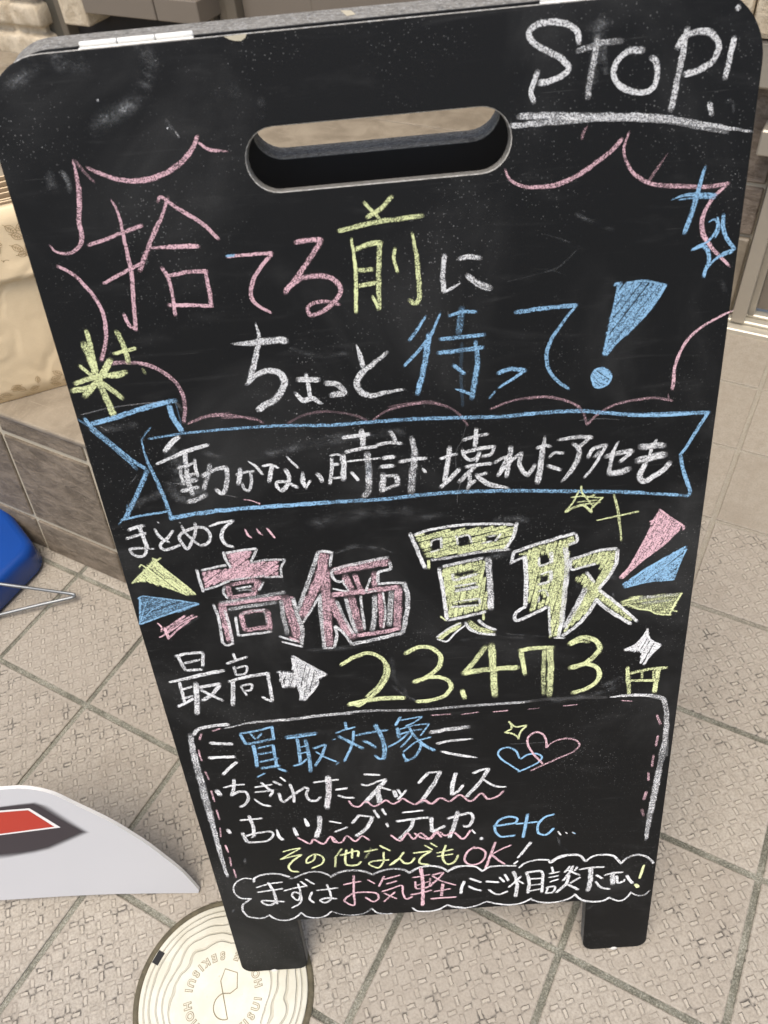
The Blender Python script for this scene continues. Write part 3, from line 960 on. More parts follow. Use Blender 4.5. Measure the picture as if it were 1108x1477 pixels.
FY 3.8 0.72 80:274,6021 653,6080 671,5535 310,5455;391,5956 570,5978 577,5950 395,5915;384,5786 575,5822 585,5794 389,5760;362,5608 585,5637 590,5599 366,5583
Y 6.6 0.72:409,5376 303,5301 211,5233
Y 7.7 0.66:497,5393 572,5311 710,5248
Y 2.5 0.76:633,5518 631,5410
Y 1.9 0.76:235,5490 290,5431
Y 3.0 0.76:161,6121 161,6030
FY 3.9 0.72 78:928,6094 1073,6162 1433,6249 1459,6206 1393,6142 1389,5811 1366,5372 1333,5157 1251,5134 1232,5532 1055,5460 1038,5845 1017,6096;1140,6070 1216,6093 1223,5999 1149,5968;1143,5846 1226,5858 1221,5787 1140,5763;1142,5633 1197,5664 1189,5596 1137,5559
FY 3.7 0.7 66:1427,6001 1643,6066 1815,6077 1802,5912 1688,5664 2043,5273 1997,5247 1655,5565 1557,5381 1371,5185 1461,5390 1571,5661 1459,5801 1538,5850 1647,5754 1696,5920 1649,5941 1444,5902
@chalk_price_word_outline
W 4.3 0.78:19,6415 64,6265 126,6042
W 2.9 0.76:52,6397 152,6429 430,6459 716,6448 910,6424
W 3.8 0.74:943,6435 906,6288 837,6177
W 3.2 0.64:181,6123 349,6133 614,6166 881,6169
W 1.8 0.7:192,6265 203,6319 274,6337
W 2.5 0.72:282,6354 284,6242
W 1.9 0.7:177,6205 268,6227
W 2.5 0.72:415,6358 428,6265
W 2.3 0.72:435,6338 522,6350 547,6263
W 1.9 0.7:683,6319 764,6327
W 2.1 0.72:803,6341 751,6266
W 1.9 0.74:633,6255 727,6271
W 4.0 0.76:249,6029 274,5777 294,5443
W 3.5 0.7:284,6042 455,6075 643,6102
W 6.2 0.7:685,6091 696,5859 702,5532
W 3.5 0.76:307,5437 474,5467 653,5503
W 3.5 0.74:369,5958 379,5888 469,5906 590,5933
W 2.2 0.72:374,5817 578,5837
W 3.8 0.7:381,5764 597,5795
W 2.7 0.72:599,5661 606,5592
W 2.0 0.7:366,5641 593,5661
W 2.5 0.7:336,5587 591,5586
W 2.3 0.76:184,5244 305,5340 422,5397
W 2.1 0.76:193,5224 277,5189 364,5282 462,5367
W 3.3 0.74:459,5397 510,5307 612,5251 738,5225
W 3.5 0.76:585,5413 655,5332 745,5284
W 3.7 0.76:912,6134 1073,6189 1298,6249 1440,6284
W 3.2 0.74:1454,6274 1465,6203 1388,6164
W 3.4 0.74:914,6136 888,6017
W 2.8 0.76:893,6025 1008,6080
W 4.7 0.76:1011,6086 1023,5846 1019,5538
W 5.5 0.7:1368,6147 1386,5924 1371,5640 1354,5294
W 4.1 0.72:1353,5313 1324,5130
W 4.0 0.76:1021,5529 930,5460 929,5374 1055,5418 1218,5504
W 4.3 0.74:1238,6108 1249,5991
W 2.3 0.72:1137,6060 1143,5973 1237,5995
W 3.5 0.74:1242,5910 1239,5797 1132,5761
W 2.3 0.7:1154,5873 1227,5900
W 2.4 0.7:1133,5689 1194,5696 1227,5621
W 2.1 0.7:1134,5557 1143,5632
W 2.7 0.7:1232,5509 1251,5153
W 2.2 0.65:1285,5131 1387,5124
W 3.3 0.74:1415,6016 1485,6029 1643,6080 1817,6093
W 3.9 0.76:1821,6079 1821,5938 1761,5789 1677,5662
W 2.9 0.74:1418,6005 1427,5904 1535,5924 1640,5945
W 3.4 0.72:1559,5861 1598,5805 1638,5741
W 5.7 0.68:1559,5682 1482,5481 1381,5246
W 4.1 0.74:1670,5552 1603,5409 1490,5253 1358,5147
W 4.1 0.78:1654,5553 1769,5423 1998,5231
W 3.4 0.78:1684,5653 1861,5474 2056,5256
S 3.2 0.3:1474,5717 1516,5684
S 2.6 0.3:1772,5788 1801,5785
S 3.5 0.3:1812,5597 1828,5522
@chalk_maximum_word
W 3.6 0.76:-2282,5258 -2166,5280 -2018,5280
W 3.6 0.74:-2018,5276 -2032,5192 -2051,5114
W 3.8 0.76:-2257,5257 -2241,5159 -2222,5077
W 3.2 0.74:-2224,5164 -2057,5197
W 3.6 0.74:-2209,5073 -2063,5076
W 4.6 0.74 0.6 1:-2409,4943 -2247,4974 -2055,5010 -1861,5039
W 3.6 0.76:-2314,4936 -2315,4813 -2312,4648
W 6.0 0.74:-2159,4909 -2186,4731 -2223,4508
W 2.9 0.74:-2328,4832 -2197,4873
W 2.8 0.74:-2335,4719 -2216,4748
W 3.6 0.78:-2393,4621 -2212,4716
W 4.3 0.74:-2137,4851 -1928,4879
W 4.7 0.72:-1933,4869 -2019,4760 -2141,4676
W 3.8 0.78:-2129,4821 -2040,4739 -1940,4661
W 3.0 0.8:-1737,5238 -1723,5157
W 3.4 0.76:-1819,5121 -1728,5151 -1612,5187
W 3.3 0.76:-1757,5078 -1755,4975
W 2.7 0.76:-1745,5055 -1638,5071 -1665,4982 -1759,4973
W 4.3 0.74:-1837,4895 -1665,4938 -1439,4963
W 5.1 0.74:-1798,4895 -1826,4741 -1854,4587
W 3.9 0.76:-1453,4949 -1455,4771 -1461,4603
W 3.2 0.78:-1461,4603 -1508,4629 -1552,4667
W 2.6 0.78:-1738,4827 -1697,4700
W 2.9 0.76:-1725,4832 -1627,4838 -1648,4768 -1703,4760
@chalk_arrow
FW 5.1 0.72 73:-1189,5156 -895,4894 -972,4839 -998,4770 -1159,4577 -1199,4604 -1168,4765 -1329,4763 -1339,4978 -1190,4945 -1203,5056
W 3.4 0.76:-1184,5153 -1063,5042 -895,4894
W 3.1 0.76:-895,4894 -978,4858 -993,4781 -1150,4581
W 3.1 0.72:-1330,4981 -1330,4871 -1327,4767
W 4.3 0.72:-1183,5140 -1180,4922 -1166,4594
W 2.3 0.7:-1304,4935 -1211,4941
@chalk_box_border
W 4.6 0.72:-2322,4226 -2266,4293 -2137,4328 -1939,4337
W 4.1 0.62 0.4 1:-1991,4285 -1733,4335 -1331,4342 -980,4365 -706,4366
W 8.4 0.6 0.8 1:-2350,4229 -2369,4034 -2379,3626 -2382,3141 -2382,2916
P 2.1 0.7:-2123,4262 -2035,4289
P 2.7 0.6:-2241,4238 -2274,4153
P 2.1 0.72:-2310,4015 -2316,3933 -2307,3851
P 2.2 0.7:-2307,3697 -2288,3569
P 2.3 0.7:-2299,3405 -2296,3229
P 2.1 0.66:-2299,3105 -2298,2998
W 6.2 0.64 1 0.6:-2384,3086 -2388,2799 -2393,2360 -2389,1967
P 2.2 0.7:-2299,3077 -2296,2943
P 2.1 0.62:-2316,2811 -2335,2656
P 2.3 0.72:-2313,2518 -2299,2387
P 2.4 0.66:-2304,2306 -2311,2149
P 2.2 0.7:-2296,2093 -2291,1937
W 3.4 0.58:-893,4364 -545,4380 -30,4340 487,4346 1016,4339
P 1.8 0.66:86,4255 280,4254
P 1.6 0.62:385,4236 557,4252
P 1.6 0.66:700,4240 850,4243
W 2.8 0.4:624,4339 882,4341 1071,4345
W 4.0 0.16:1002,4345 1310,4356 1823,4322
W 4.3 0.7 0.4 1:1861,4321 2045,4328 2268,4303
W 5.8 0.58:2251,4305 2374,4253 2427,4102 2450,3885 2453,3563
W 6.9 0.54:2453,3638 2432,3178 2411,2775 2402,2603
W 3.5 0.4:2463,3883 2491,3432
P 1.6 0.66:700,4240 816,4245
P 1.4 0.55:1045,4240 1161,4245
P 1.6 0.6:1395,4249 1539,4253
P 1.6 0.66:1969,4264 2081,4245
P 2.9 0.66:2342,4033 2388,3898
P 2.8 0.66:2377,3738 2368,3592
P 2.7 0.6:2355,3456 2352,3286
P 2.7 0.62:2321,3198 2333,3077
P 3.3 0.62:2322,2905 2306,2780
S 9.9 0.3:1749,4449 1880,4527 1962,4563
S 10.1 0.15:1310,4332 1651,4367 1918,4455
W 7.6 0.58 1 0.6:2432,3236 2413,2862 2390,2443 2381,2115
P 2.7 0.55:2325,3194 2336,3082
P 3.7 0.55:2327,2904 2307,2785
P 3.4 0.5:2298,2629 2324,2513
@chalk_target_word
W 4.4 0.82:-2178,4099 -1953,4061
W 4.3 0.8:-2232,3892 -2097,3885 -1961,3881
W 4.4 0.8:-1955,3802 -2034,3733 -2129,3631
B 2.8 0.76:-1852,4198 -1673,4222 -1508,4264
B 3.5 0.76:-1850,4191 -1820,4042
B 3.6 0.7:-1821,4047 -1674,4065 -1516,4100
B 3.4 0.78:-1519,4265 -1523,4190 -1525,4088
B 2.4 0.76:-1751,4192 -1713,4106
B 2.5 0.74:-1635,4180 -1693,4114
B 4.6 0.78:-1750,4023 -1747,3879 -1757,3711
B 2.6 0.7:-1716,3974 -1537,4011
B 3.8 0.76:-1548,4007 -1555,3697
B 2.9 0.68:-1718,3889 -1552,3911
B 3.2 0.7:-1718,3778 -1518,3814
B 3.8 0.72:-1721,3683 -1523,3702
B 2.2 0.78:-1690,3608 -1784,3557
B 3.6 0.74:-1546,3663 -1467,3613
B 4.8 0.6:-1402,4100 -1261,4114 -1088,4123
B 2.5 0.76:-1397,4082 -1239,4095 -1094,4110
B 4.0 0.72:-1291,4071 -1293,3900 -1307,3689
B 4.6 0.7:-1207,4046 -1204,3823 -1216,3578
B 2.2 0.7:-1305,3940 -1194,3967
B 2.2 0.7:-1306,3847 -1206,3878
B 2.5 0.78:-1384,3683 -1292,3711 -1233,3769
B 3.2 0.7:-1144,3915 -1019,3960
B 3.5 0.74:-1013,3959 -1062,3825 -1159,3659
B 2.5 0.78:-1126,3866 -1032,3771 -929,3698
B 2.1 0.6:-905,3692 -944,3655
B 3.1 0.78:-781,4248 -782,4152
B 2.4 0.76:-893,4106 -785,4148 -685,4173
B 3.2 0.74:-708,4118 -741,3944 -849,3697
B 4.0 0.74:-869,4061 -757,3963 -638,3863
B 3.2 0.66:-702,4054 -543,4082 -367,4098
B 5.2 0.7:-482,4185 -431,3996 -417,3810 -443,3693
B 3.2 0.72:-433,3695 -487,3701 -527,3753
B 4.0 0.68:-627,3969 -557,3925 -506,3858
B 1.1 0.7:-945,4017 -901,4026
B 3.3 0.78:-224,4265 -284,4150
B 1.9 0.74:-226,4217 -117,4234 -7,4250
B 2.1 0.74:-7,4246 -85,4182 -185,4132
B 4.5 0.7:-269,4115 -257,3975
B 2.0 0.68:-259,4091 -100,4135 58,4145
B 2.1 0.74:57,4140 -41,3986
B 2.4 0.7:-252,4024 -117,4063 -19,4073
B 2.6 0.74:-381,3855 -257,3936 -151,4045
B 2.4 0.72:-254,3840 -160,3952 -122,4017
B 3.2 0.7:-151,4119 -98,3978 -44,3890 -55,3806 -130,3678 -223,3632
B 2.3 0.76:-235,3771 -79,3910 65,3957
B 4.3 0.74:-58,3903 0,3835 90,3761
B 2.9 0.74:-237,3744 -216,3669 -179,3645
W 5.7 0.66:61,4020 233,4042 451,4061
W 3.8 0.74 1 0.5:116,3856 274,3883 485,3888
W 4.3 0.74 0.8 0.5:160,3739 314,3675 519,3612
@chalk_sparkle_yellow
Y 2.3 0.8:853,4090 929,4010 1036,4023
Y 2.7 0.78:1034,4013 976,3940 952,3835
Y 2.3 0.78:955,3853 897,3915 813,3945
Y 2.3 0.78:814,3941 881,3993 872,4071
@chalk_heart_blue
B 2.4 0.8:963,3553 928,3664 848,3725 767,3704 742,3638 781,3553 895,3436 973,3353
B 2.4 0.84:976,3540 1041,3595 1138,3604 1195,3556 1172,3489 1058,3408 947,3356
@chalk_heart_pink
P 2.7 0.76:1242,3684 1232,3802 1183,3896 1119,3914 1056,3854 1048,3754 1097,3624 1208,3444
P 2.3 0.68:1242,3689 1312,3760 1439,3792 1536,3760 1579,3688 1526,3603 1350,3506 1189,3418 1080,3356
P 2.7 0.8:1236,3712 1243,3679
W 0.8 0.3:864,3773 1056,3764 1232,3762
@chalk_list_word
W 6.4 0.78:-2242,3403 -2216,3327
W 2.7 0.8:-2160,3436 -2046,3463 -1937,3461
W 4.2 0.76:-2031,3548 -2051,3437 -2100,3302
W 3.8 0.76:-2099,3311 -2015,3355 -1942,3344 -1925,3260 -1973,3163 -2040,3120
W 2.7 0.78:-1834,3405 -1643,3430
W 2.7 0.78:-1847,3330 -1640,3340
W 3.3 0.78:-1755,3472 -1689,3363 -1657,3323 -1696,3250
W 3.1 0.8 0.7 1:-1867,3224 -1800,3136 -1708,3094
W 3.6 0.8:-1624,3477 -1553,3408
W 2.4 0.8:-1547,3531 -1496,3465
W 3.7 0.78:-1459,3415 -1440,3264 -1453,3132
W 3.7 0.76:-1596,3293 -1580,3168 -1559,3144
W 3.7 0.74:-1558,3147 -1428,3263 -1317,3346
W 3.7 0.74:-1316,3351 -1278,3334 -1307,3232 -1280,3146 -1206,3133
W 3.4 0.76:-1272,3145 -1211,3133 -1160,3192
W 2.7 0.8:-1210,3412 -1087,3426 -940,3432
W 7.3 0.72:-1042,3489 -1063,3261 -1113,3003
P 4.6 0.3:-1042,3439 -1098,3043
W 3.0 0.82:-988,3279 -862,3293
W 3.1 0.8:-973,3191 -894,3148 -804,3135
W 3.0 0.8:-665,3482 -500,3457
W 3.0 0.78:-708,3336 -652,3312 -535,3359 -441,3389
W 5.8 0.7:-447,3372 -532,3260 -696,3049
W 6.8 0.72:-546,3243 -539,3031
W 2.7 0.8:-508,3270 -406,3210
W 5.2 0.8:-377,3202 -352,3100
W 3.4 0.8:-332,3217 -297,3131
W 3.1 0.8:-239,3200 -292,3125 -345,3060
W 4.2 0.78:1,3428 -108,3292
W 2.7 0.78:-7,3438 140,3444
W 5.5 0.72:135,3437 40,3236 -102,2987
W 5.3 0.78:295,3400 255,3229 240,3075
W 4.1 0.78:240,3075 309,3126 367,3210
W 3.6 0.8:477,3381 567,3423 646,3432
W 4.9 0.74:637,3428 563,3269 393,3024
W 3.1 0.8 1 0.7:568,3288 710,3157 823,3138
W 4.8 0.8:-2241,2772 -2222,2712
W 2.9 0.8:-2077,2908 -1833,2914
W 4.5 0.76:-1971,2969 -1953,2790 -1971,2628
W 4.9 0.74:-2087,2701 -2064,2542
W 3.1 0.76:-2063,2642 -1926,2680 -1769,2683 -1755,2632 -1844,2539 -2058,2534
W 2.4 0.76:-1972,2636 -2003,2607
W 4.2 0.8 0.6 1:-1706,2715 -1693,2586 -1656,2538
W 4.9 0.8 0.7 1:-1516,2725 -1497,2590
W 4.8 0.84 0.5 1:-1380,2865 -1353,2735
W 6.1 0.74:-1211,2882 -1230,2714 -1287,2540
W 2.6 0.8:-1115,2788 -985,2744
W 2.9 0.8:-1079,2605 -928,2674
W 4.1 0.76:-868,2729 -782,2853
W 2.9 0.76:-800,2855 -633,2812
W 5.2 0.72:-635,2809 -730,2621 -848,2512
W 3.5 0.8:-615,2921 -570,2790
W 3.5 0.8:-525,2930 -490,2831
W 3.5 0.8:-494,2693 -481,2630
W 2.8 0.8:-309,2845 -79,2858
W 3.8 0.78:-383,2709 -206,2730 -28,2740
W 4.9 0.72:-199,2726 -227,2607 -373,2417
W 4.5 0.76:5,2731 -2,2583 13,2497
W 3.9 0.74:6,2494 101,2566
W 4.3 0.74:178,2696 311,2738 435,2756 448,2634 390,2544 344,2562
W 5.6 0.72:290,2799 245,2578 181,2379
W 5.3 0.8:523,2321 555,2328
W 2.4 0.8:437,2484 473,2414
W 4.3 0.74:-11,2721 -4,2604 -1,2504 79,2543 141,2581
@chalk_squiggle_underline
P 2.6 0.78:-870,3097 -832,3015 -771,2990 -688,3065 -607,2982 -541,3012 -467,3060 -403,2998 -337,3028 -290,3070 -225,3007 -158,2963 -73,3019 12,2954 111,3040
P 2.9 0.74:-154,2965 -65,3030 15,2959 112,3036 211,2976 323,3063 437,2952 558,3063 623,2970 725,2997 796,3080
P 2.6 0.78:-1496,2560 -1375,2443 -1355,2451 -1327,2508 -1227,2418 -1128,2537 -1064,2430
P 2.6 0.78:-1343,2505 -1305,2491 -1221,2426 -1130,2536 -1101,2443 -1025,2425 -948,2526 -867,2428 -780,2508 -706,2427
P 2.8 0.78:-465,2489 -366,2384 -279,2504 -215,2398 -131,2489 -45,2390 38,2480 96,2395
P 3.1 0.74:-201,2494 -120,2406 -34,2383 59,2493 143,2418 231,2461 332,2344 427,2480
@chalk_et_cetera_word
B 3.3 0.84:675,2519 804,2531 925,2557 934,2621 840,2657 736,2603 691,2465 750,2339 912,2338
B 4.1 0.82:1054,2678 1029,2494 1001,2294
B 2.8 0.84:922,2529 1028,2533 1170,2539
B 3.3 0.84:1344,2644 1234,2602 1167,2480 1177,2347 1256,2312 1344,2414
W 2.2 0.8:1390,2356 1423,2289
W 1.8 0.8:1472,2337 1493,2303
W 2.0 0.8:1551,2328 1582,2293
B 1.3 0.8:1555,2320 1587,2293
S 3.1 0.3:1388,2245 1407,2175
@chalk_other_word
Y 2.2 0.82:-1697,2334 -1584,2365 -1486,2377
Y 2.2 0.8:-1486,2375 -1621,2287 -1743,2204
Y 2.5 0.82:-1742,2206 -1601,2244 -1487,2267
Y 2.9 0.8:-1492,2263 -1614,2153 -1668,2054 -1637,1987 -1562,1967
Y 2.5 0.82:-1334,2250 -1374,2147 -1452,2110 -1444,2176 -1361,2249 -1284,2231 -1253,2155 -1289,2076 -1408,2011
Y 2.7 0.7:-1029,2320 -1127,2158
Y 2.7 0.76:-1114,2186 -1142,2001
Y 3.0 0.8:-1062,2203 -854,2256 -864,2159
Y 3.2 0.8:-983,2294 -1004,2035 -885,2017 -835,2073
Y 2.9 0.78:-915,2307 -933,2137
Y 2.7 0.8:-786,2236 -631,2265
Y 3.0 0.5:-705,2293 -749,2183 -784,2121
Y 2.8 0.8:-600,2324 -490,2223
Y 2.7 0.8:-568,2209 -590,2021 -651,1940 -751,2018 -721,2056 -515,2067
Y 3.1 0.8:-340,2184 -428,2045 -517,1967
Y 3.1 0.8:-514,1971 -399,2073 -351,1995 -285,1984 -222,2069
Y 3.0 0.8:-236,2157 -32,2170
Y 3.2 0.8:-34,2168 -160,2058 -172,1976 -70,1931
Y 2.3 0.78:-103,2281 -16,2192
Y 2.3 0.78:-35,2314 39,2237
Y 3.2 0.8:138,2255 94,2092 108,1966 153,1916 221,1954 270,2069
Y 2.4 0.8:27,2128 215,2174
Y 2.4 0.8:24,2067 211,2092
@chalk_okay_word
P 3.0 0.8:461,2190 384,2123 339,1983 376,1896 483,1884 565,1980 575,2092 504,2167 440,2166
P 3.7 0.78:692,2246 633,2014 565,1763
P 2.5 0.78:869,2177 767,2122 657,2048
P 3.4 0.78:637,2048 711,1943 794,1844
W 4.0 0.82:1092,2203 1031,2094 975,1991
W 2.7 0.8:971,1992 943,1943
W 2.8 0.7:947,1890 895,1833
@chalk_cloud_box
W 2.3 0.76:-2115,1897 -2218,1912 -2328,1827 -2362,1678 -2306,1561 -2184,1534
W 2.9 0.74:-2186,1537 -2302,1426 -2321,1315 -2272,1194 -2157,1147
W 2.6 0.7:-2159,1147 -2094,1156 -2028,1195
W 2.8 0.76:-2027,1206 -1960,1113 -1824,1075 -1703,1131 -1640,1209
W 2.6 0.76:-1645,1212 -1577,1117 -1469,1082 -1367,1105 -1275,1192
W 3.3 0.72:-2109,1831 -2083,1908 -1966,1960 -1805,1953 -1674,1881
W 2.4 0.55:-1697,1855 -1628,1859
W 2.9 0.66:-1628,1859 -1540,1913 -1399,1951 -1270,1905 -1201,1829
W 3.8 0.6:-1201,1844 -1099,1908 -975,1926 -830,1900 -725,1820
W 3.6 0.64:-724,1831 -602,1886 -466,1903 -360,1870 -300,1806
W 3.5 0.72:-307,1807 -184,1893 -48,1910 70,1866 144,1779
W 3.1 0.76:138,1790 231,1859 315,1873
W 2.4 0.55:-1265,1175 -1159,1117 -1021,1090 -893,1111 -791,1196
W 2.6 0.7:-796,1196 -738,1105 -657,1073 -556,1071
W 2.8 0.76:-317,1155 -262,1087 -151,1063 -10,1082 109,1165
W 2.8 0.78:103,1161 187,1117 287,1092
W 2.9 0.78:171,1808 254,1856 375,1864 468,1833 536,1747
W 2.9 0.72:531,1748 616,1817 777,1821 928,1804
W 2.9 0.76:955,1765 1031,1846 1151,1885 1302,1871
W 3.1 0.78:1299,1863 1313,1819 1405,1889 1523,1928 1656,1916
W 2.6 0.74:142,1122 308,1081 449,1111 579,1181
W 2.9 0.78:573,1179 700,1118 839,1084 978,1098 1107,1179
W 2.9 0.76:1100,1157 1229,1086 1396,1075 1534,1116 1619,1190
W 3.6 0.78:1326,1839 1418,1919 1550,1936 1644,1915 1717,1797
W 3.4 0.78:1719,1799 1791,1878 1923,1899 2031,1863 2131,1710
W 3.6 0.66:2130,1723 2194,1814 2311,1854 2421,1800 2507,1680
W 3.5 0.78:1608,1207 1702,1086 1843,1032 1967,1046 2036,1099
W 2.9 0.74:2032,1084 2164,1013 2242,1083 2280,1173
W 2.4 0.62:2276,1158 2380,1091 2448,1106 2500,1183
@chalk_closing_word_white
W 2.6 0.78:-2094,1732 -1939,1785 -1776,1802
W 2.8 0.78:-2095,1644 -1931,1664 -1788,1681
W 3.9 0.74:-1945,1811 -1905,1650 -1899,1400
W 3.3 0.76:-1889,1466 -1973,1390 -2052,1421 -2070,1480 -1961,1467 -1808,1439
W 2.7 0.78:-1786,1637 -1654,1677 -1524,1698
W 2.9 0.76:-1605,1753 -1597,1594 -1645,1444 -1701,1539 -1665,1602 -1603,1551 -1624,1397 -1738,1303
W 3.0 0.78:-1566,1792 -1504,1689
W 3.0 0.78:-1506,1828 -1418,1723
W 3.1 0.8:-1461,1584 -1505,1451 -1463,1374
W 2.8 0.76:-1406,1604 -1278,1614 -1150,1624
W 3.2 0.76:-1270,1705 -1253,1534 -1259,1424 -1336,1365 -1385,1415 -1298,1450 -1184,1422
W 4.3 0.82:321,1586 287,1476 276,1362
W 3.5 0.82:385,1633 519,1544
W 3.6 0.82:367,1493 430,1434 515,1391
W 3.9 0.82:574,1554 722,1525
W 3.1 0.8:597,1402 702,1297 824,1344
W 3.2 0.82:731,1619 785,1524
W 3.5 0.82:793,1664 833,1543
W 5.0 0.76:894,1706 917,1603 933,1471 916,1234
W 3.2 0.78:838,1420 910,1517 982,1611
W 2.8 0.78:937,1540 1016,1468
W 4.3 0.78:1043,1675 1074,1499 1061,1285
W 3.9 0.8:1043,1675 1217,1669 1230,1482 1226,1280
W 2.7 0.78:1071,1549 1225,1548
W 2.7 0.78:1071,1430 1227,1439
W 2.9 0.78:1065,1320 1228,1351
W 3.3 0.8:1333,1746 1351,1646
W 2.8 0.8:1307,1621 1427,1646
W 2.5 0.8:1302,1546 1415,1572
W 2.5 0.8:1317,1466 1417,1507
W 3.2 0.78:1271,1364 1376,1379 1351,1271 1266,1265
W 2.9 0.78:1294,1370 1273,1250
W 3.3 0.8:1483,1623 1546,1731
W 3.9 0.78:1579,1738 1533,1600 1467,1474
W 3.3 0.78:1515,1671 1661,1550
W 3.3 0.78:1627,1712 1597,1643
W 4.3 0.76:1534,1572 1505,1408 1396,1261
W 3.0 0.78:1668,1515 1553,1421
W 4.0 0.78:1523,1400 1656,1288
W 3.1 0.8:1650,1660 1787,1680 1939,1676
W 6.4 0.74:1784,1680 1789,1465 1768,1252
W 3.5 0.8:1851,1538 1929,1467
W 3.6 0.8:1850,1419 1927,1296 2022,1259
W 3.0 0.8:1947,1521 2049,1555 2161,1556
W 6.4 0.72:2039,1560 2054,1344
W 3.6 0.78:2090,1501 2115,1364 2173,1388
W 4.6 0.76:2206,1488 2283,1339
W 2.5 0.76:2179,1374 2187,1426
Y 3.4 0.88:2394,1662 2375,1530 2360,1418
Y 5.1 0.88:2320,1315 2357,1256
@chalk_closing_word_pink
P 2.6 0.78:-1081,1676 -972,1701 -871,1714
P 3.0 0.76:-947,1832 -974,1548 -1002,1278 -1067,1324 -1102,1384 -979,1504 -840,1511 -719,1476 -693,1384 -761,1324 -852,1417
P 2.6 0.78:-794,1740 -719,1658
P 3.0 0.76:-597,1783 -674,1599
P 2.6 0.78:-604,1726 -410,1782
P 2.6 0.76:-585,1635 -458,1679
P 2.7 0.78:-651,1499 -535,1544 -408,1585 -405,1441 -371,1333 -296,1367
P 2.7 0.76:-495,1478 -640,1306
P 2.7 0.76:-626,1470 -484,1345
P 5.0 0.76:-167,1885 -159,1634 -189,1188
P 2.3 0.72:-279,1718 -68,1755
P 3.0 0.7:-250,1648 -235,1511 -96,1540 -71,1693
P 1.9 0.7:-234,1572 -89,1628
P 3.0 0.76:-314,1405 -185,1428 -64,1464
P 3.3 0.74:-47,1738 82,1771 -86,1534
P 2.6 0.76:-47,1734 45,1633 222,1527
P 4.3 0.72:69,1570 45,1343
P 2.7 0.76:-43,1433 158,1470
P 2.7 0.78:-85,1303 220,1308
@chalk_dust_smear
S 12.3 0.26:-1441,10203 -1389,10150 -1416,10067 -1499,9959 -1617,9881 -1770,9805
S 14.2 0.2:-1848,9766 -1762,9834 -1585,9878
S 4.8 0.3:-1367,9777 -1350,9738 -1312,9682
W 1.9 0.7:-1789,9936 -1778,9939
W 1.3 0.8:-1370,9740 -1364,9735
W 1.3 0.5:-1322,9713 -1303,9676
S 16.6 0.2:-2116,10212 -1962,10185 -1827,10145
S 10.7 0.24:-2355,10076 -2250,10096 -2149,10158
S 5.7 0.4:-2136,9527 -2115,9477 -2116,9412
S 10.0 0.2:-2224,9518 -2235,9423
S 9.3 0.14:-1017,9903 -914,9924 -868,9905
S 7.8 0.14:-730,9849 -730,9745
S 2.0 0.16:879,8517 1094,8555 1244,8591 1378,8703
S 1.7 0.14:1140,8833 1264,8786 1400,8719
S 1.8 0.12:1068,8595 1207,8570 1334,8508
S 10.3 0.16:-1119,7289 -830,7325 -515,7359 -260,7381 20,7386
S 5.4 0.12:-768,8157 -592,8085 -353,8078
S 8.8 0.14:-710,7377 -427,7397 -217,7393
S 16.0 0.1:-812,6595 -359,6656 26,6654
S 6.6 0.16:-670,6277 -466,6331 -213,6270
S 8.0 0.16:78,6545 198,6569 288,6577
S 1.7 0.24:-664,6268 -543,6303 -386,6317 -253,6292 -141,6229
S 7.2 0.14:-1018,5207 -704,5203 -535,5213
S 8.1 0.22:760,6480 908,6484 1027,6455
S 5.2 0.2:1791,5798 1824,5757
S 10.1 0.14:693,6091 876,6129
S 3.3 0.12:838,5225 1020,5191 1226,5156
S 5.2 0.2:-263,4674 -186,4575 -56,4470 77,4411
S 7.8 0.12:-252,5026 -239,4761 -150,4595
S 5.6 0.1:431,5192 676,5210 1000,5157
S 5.0 0.1:1397,2237 1426,2113 1507,2022
S 5.1 0.12:2350,2034 2368,1971
S 7.4 0.12:1779,907 1874,965
S 5.1 0.3:-2135,2250 -2146,2189
S 5.5 0.2:-2428,1349 -2443,1305
S 4.8 0.1:1362,8944 1486,8886 1624,8826
S 5.2 0.14:2447,8383 2483,8303
@chalk_price_number
Y 4.8 0.74:-739,4996 -594,5086 -459,5117 -349,5046 -299,4900 -352,4728 -484,4571 -624,4458
Y 2.7 0.7:-364,5069 -326,4968 -349,4817 -423,4690 -545,4566
Y 6.0 0.78:-721,4480 -497,4527 -360,4531 -169,4517
Y 3.2 0.75:-689,4488 -624,4454 -551,4497
Y 5.3 0.78:-119,5073 -13,5137 118,5128 211,5023 196,4894 81,4774 -61,4708
Y 5.1 0.78:-57,4719 97,4757 230,4737 297,4640 236,4510 80,4457 -52,4456
Y 5.6 0.8:400,4557 427,4452
Y 5.9 0.72:644,5091 538,4926 430,4779
Y 7.0 0.72:421,4777 584,4801 751,4806 948,4800
Y 7.7 0.72:697,5109 709,4799 721,4457
Y 5.4 0.76:979,5011 993,4880 1015,4707
Y 5.3 0.76:964,5012 1099,5025 1283,5015
Y 7.0 0.7:1250,5001 1262,4744 1258,4402
Y 4.7 0.64:1198,4993 1193,4751 1198,4431
Y 6.1 0.74:1431,5047 1554,5112 1669,5070 1723,4969 1663,4857 1567,4780 1448,4745
Y 3.0 0.7:1438,5029 1523,5063 1621,5049
Y 5.5 0.78:1448,4748 1617,4775 1719,4710 1734,4586 1646,4482 1482,4417
@chalk_yen_word
Y 4.4 0.72:2003,4697 2043,4346
Y 3.9 0.7:2014,4609 2206,4650 2386,4654
Y 5.4 0.72:2306,4655 2290,4344
Y 3.6 0.74:2003,4523 2289,4499
Y 2.8 0.7:2149,4638 2156,4539
Y 2.8 0.7:2258,4627 2270,4487
@chalk_star_white
FW 3.4 0.8 69:2159,5151 2193,5018 2301,4944 2224,4844 2160,4716 2121,4742 2132,4864 1959,4914 2082,4987
